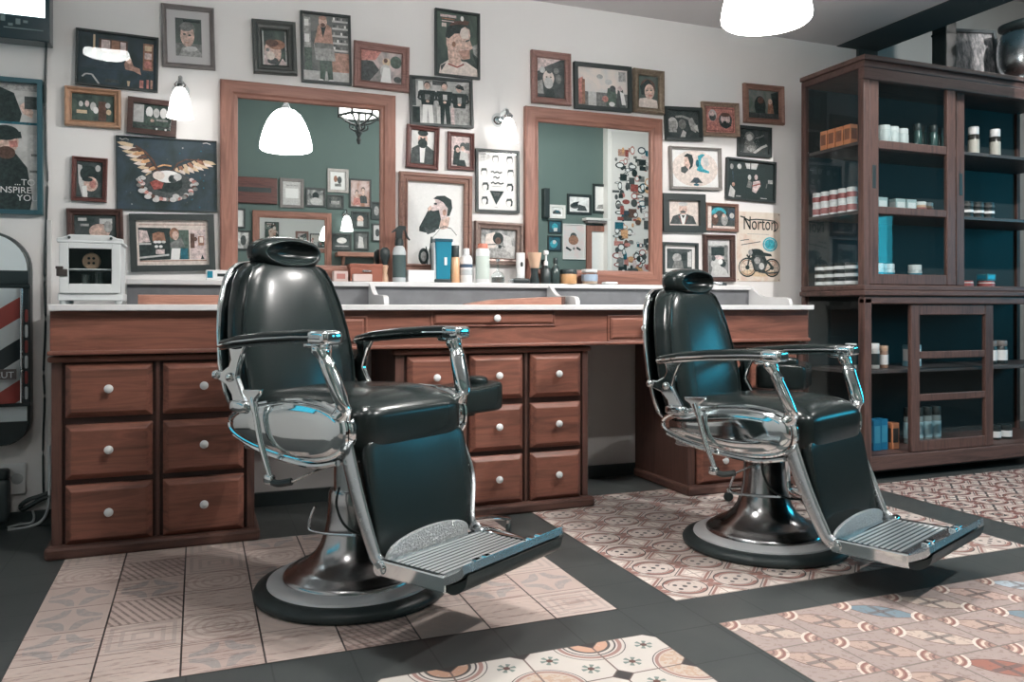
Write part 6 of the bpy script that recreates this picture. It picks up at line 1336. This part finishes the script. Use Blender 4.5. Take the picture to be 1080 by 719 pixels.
t = thing('hanging_plaque', 'dark wooden plaque with a black slot on the green wall', 'plaque', ((x0 + x1) / 2, OPP + .0006, (z0 + z1) / 2), (0, 0, pi)); w2, h2 = (x1 - x0) / 2, (z1 - z0) / 2
b = MB(); b.box(-w2, -.04, -h2, w2, 0, h2); b.build('board', MAHF, t, bevel=.006)
b = MB(); b.box(-w2 * .75, -.043, -.02, w2 * .75, -.039, .03); b.build('slot', BLACK, t)
(x0, z1), (x1, z0) = av(353, 266.5), av(402, 272)
t = thing('wall_shelf', 'pale wooden wall shelf under the reflected photographs', 'shelf', ((x0 + x1) / 2, OPP + .0006, z0), (0, 0, pi)); w2 = (x1 - x0) / 2
b = MB(); b.box(-w2, -.18, 0, w2, 0, z1 - z0); b.build('board', BOARD, t, bevel=.004)
for s in (-1, 1): b = MB(); b.prism([(-.001, 0), (-.15, 0), (-.001, -.16)], s * (w2 - .08) - .012, s * (w2 - .08) + .012, 'yz'); b.build('bracket', BOARD, t)
(x0, z1), (x1, z0) = av(613, 229), av(660, 235)
t = thing('wall_shelf', 'narrow pale shelf above the wooden framed mirror by the sticker pillar', 'shelf', ((x0 + x1) / 2, OPP + .0006, z0), (0, 0, pi)); w2 = (x1 - x0) / 2
b = MB(); b.box(-w2, -.12, 0, w2, 0, .03); b.build('board', MATW, t, bevel=.004)
b = MB(); b.box(-w2 * .9, -.10, -.03, w2 * .9, -.002, 0); b.build('rail', GREYF, t)
xs, zs = av(363, 245); xs2, zs2 = av(363, 229)
sconce('bell shaped wall lamp on the green wall, seen inside the large mirror', 0, 0, 0, OPP + .15, xs, (zs, zs2), OPP, -1)
# sticker pillar
(x0, _), (x1, _z) = at(640, 200, 2 * WALL + 1.38), at(690, 200, 2 * WALL + 1.38)
b = MB(); b.box(x0, OPP, 0, x1 + .1, OPP + .12, ZHIGH); struct(b.build('wall_pillar', plain('white_pillar_paint', RGB(232, 230, 226), .6)))
t = thing('sticker_board', 'tall white board on the pillar covered with colourful stickers', 'sticker board', ((x0 + x1) / 2, OPP + .1206, 0), (0, 0, pi)); w2 = (x1 - x0) / 2 - .05
b = MB(); b.box(-w2, -.008, 0, w2, 0, 3.1); b.build('board', MATW, t)
b = MB(); random.seed(21); shp = []
for k in range(240):
    u, v = random.uniform(.1, .9), 1 - random.random() ** 1.15 * .95
    c = random.choice('kkkdgrRoTnbpkddS'); s1, s2 = random.uniform(.03, .12), random.uniform(.006, .026)
    q = random.random()
    if q < .35: shp.append(('r', u - s1, v - s2, u + s1, v + s2, c))
    elif q < .7: shp.append(('e', u, v, s1 * .8, s2 * .9, c))
    else: shp += [('e', u, v, s1, s2, c), ('e', u, v, s1 * .7, s2 * .65, 'w')]
sh(b, -w2, 3.0, 2 * w2, 2.2, -.0082, shp); b.build('sticker_print', None, t)
# unseen oak station, added for the chairs' chrome to reflect
for d_, x, lab in ((0, .9, 'unseen oak drawer cabinet added along the green wall for chrome reflections, toward the left wall'), (1, 2.6, 'unseen oak drawer cabinet with three columns, added along the green wall for chrome reflections')):
    dup(DRS[d_], (x, OPP + .53, 0), (0, 0, pi), lab, 'added oak drawer cabinets along the green wall')
b = MB(); b.box(.3, OPP + .001, .7228, 3.5, OPP + .58, .75); tag(b.build('worktop', MARB, bevel=.003), 'unseen white worktop added along the green wall for chrome reflections', 'worktop')
# wrought iron lantern
xl, zl = at(378, 120, 2 * WALL - .9)
t = thing('iron_lantern', 'black wrought iron lantern with white glass, seen inside the large mirror', 'lantern', (xl, .9, zl)); n = 6
b = MB(); R = .165
b.lathe([(R, -.045 + .02), (R, .10)], 6); b.f = b.f[:-2]; b.mi = b.mi[:-2]; b.build('lantern_glass', LANT, t)
b = MB()
for k in range(6):
    a = 2 * pi * k / 6; c_, s_ = cos(a), sin(a); a2 = a + pi / 3
    b.tube([(R * c_, R * s_, -.05), (R * c_, R * s_, .13)], .010, 6)
    b.tube([(R * c_, R * s_, -.03), (R * cos(a2), R * sin(a2), -.03)], .010, 6); b.tube([(R * c_, R * s_, .11), (R * cos(a2), R * sin(a2), .11)], .010, 6)
    b.tube(spline([(R * c_, R * s_, -.03), (R * .6 * c_, R * .6 * s_, -.075), (.02 * c_, .02 * s_, -.10)], 4), .008, 6)
    b.tube(spline([(R * c_, R * s_, .11), (R * .5 * c_, R * .5 * s_, .22), (.01 * c_, .01 * s_, .27)], 4), .008, 6)
    b.tube(spline([(.02 * c_, .02 * s_, -.15), (.07 * c_, .07 * s_, -.13), (.075 * c_, .075 * s_, -.10)], 4), .007, 6)
b.lathe([(.0001, -.26), (.012, -.25), (.02, -.22), (.012, -.2), (.03, -.16), (.018, -.12), (.012, -.08), (.012, .27)], 10)
b.build('iron_frame', IRON, t)
b = MB(); b.tube([(0, 0, .26), (0, 0, ZHIGH - zl - .002)], .008, 6); b.build('chain', IRON, t)
# dark speaker by the corner
xk, zk = av(573, 215)
t = thing('mounted_speaker', 'slim black wall speaker on the green wall', 'speaker', (xk, OPP + .0006, zk), (0, 0, pi))
b = MB(); b.box(-.035, -.10, -.18, .035, 0, .18); b.build('speaker_box', BLACK, t, bevel=.004)
b = MB(); b.box(-.03, -.104, -.17, .03, -.099, .17); b.build('grille', RUBBER, t)

# ------------------------------------------------------------------ light
def area(name, loc, rot, sx, sy, e, col):
    l = D.lights.new(name, 'AREA'); l.shape = 'RECTANGLE'; l.size = sx; l.size_y = sy; l.energy = e; l.color = col
    o = D.objects.new(name, l); COL.objects.link(o); o.location = loc; o.rotation_euler = rot; return o
area('shop_window_daylight', (XR + .20, 1.80, 1.44), (0, radians(90), 0), .9, 1.8, 44, (.02, .42, .62)); area('side_window_daylight', (XR + .20, .25, 1.44), (0, radians(90), 0), .9, .5, 8, (.05, .50, .66))
area('left_window_daylight', (XL - .20, 2.25, 1.35), (0, radians(-90), 0), .6, 2.5, 4, (.05, .50, .70))
WARM = (1, .965, .935)
lamp_at(.53, 2.25, 1.98, 18, .05, 'pendant_bulb', WARM); lamp_at(1.965, 2.44, 2.03, 34, .05, 'pendant_bulb', WARM)
for x, lz, en in ((-.62, 2.80, 4), (1.52, 2.91, 30), (3.45, 2.99, 205)): lamp_at(x, .95, lz - .062, en, .02, 'ceiling_bulb', WARM)
lamp_at(5.0, 2.6, 2.835, 12, .03, 'ceiling_bulb', WARM)  # added out of view to light the alcove and showcase
wd = D.worlds.new('world'); SC.world = wd; wd.use_nodes = True
wd.node_tree.nodes['Background'].inputs[0].default_value = (.10, .42, .52, 1); wd.node_tree.nodes['Background'].inputs[1].default_value = .35
SC.view_settings.view_transform = 'Standard'; SC.view_settings.look = 'None'; SC.view_settings.gamma = 1.0; SC.view_settings.exposure = 0.35
SC.view_settings.use_curve_mapping = False
SC.cycles.max_bounces = 8; SC.cycles.diffuse_bounces = 4; SC.cycles.glossy_bounces = 5; SC.cycles.transparent_max_bounces = 16
SC.cycles.sample_clamp_indirect = 4.0; SC.cycles.caustics_reflective = False; SC.cycles.caustics_refractive = False
SC.cycles.use_denoising = True
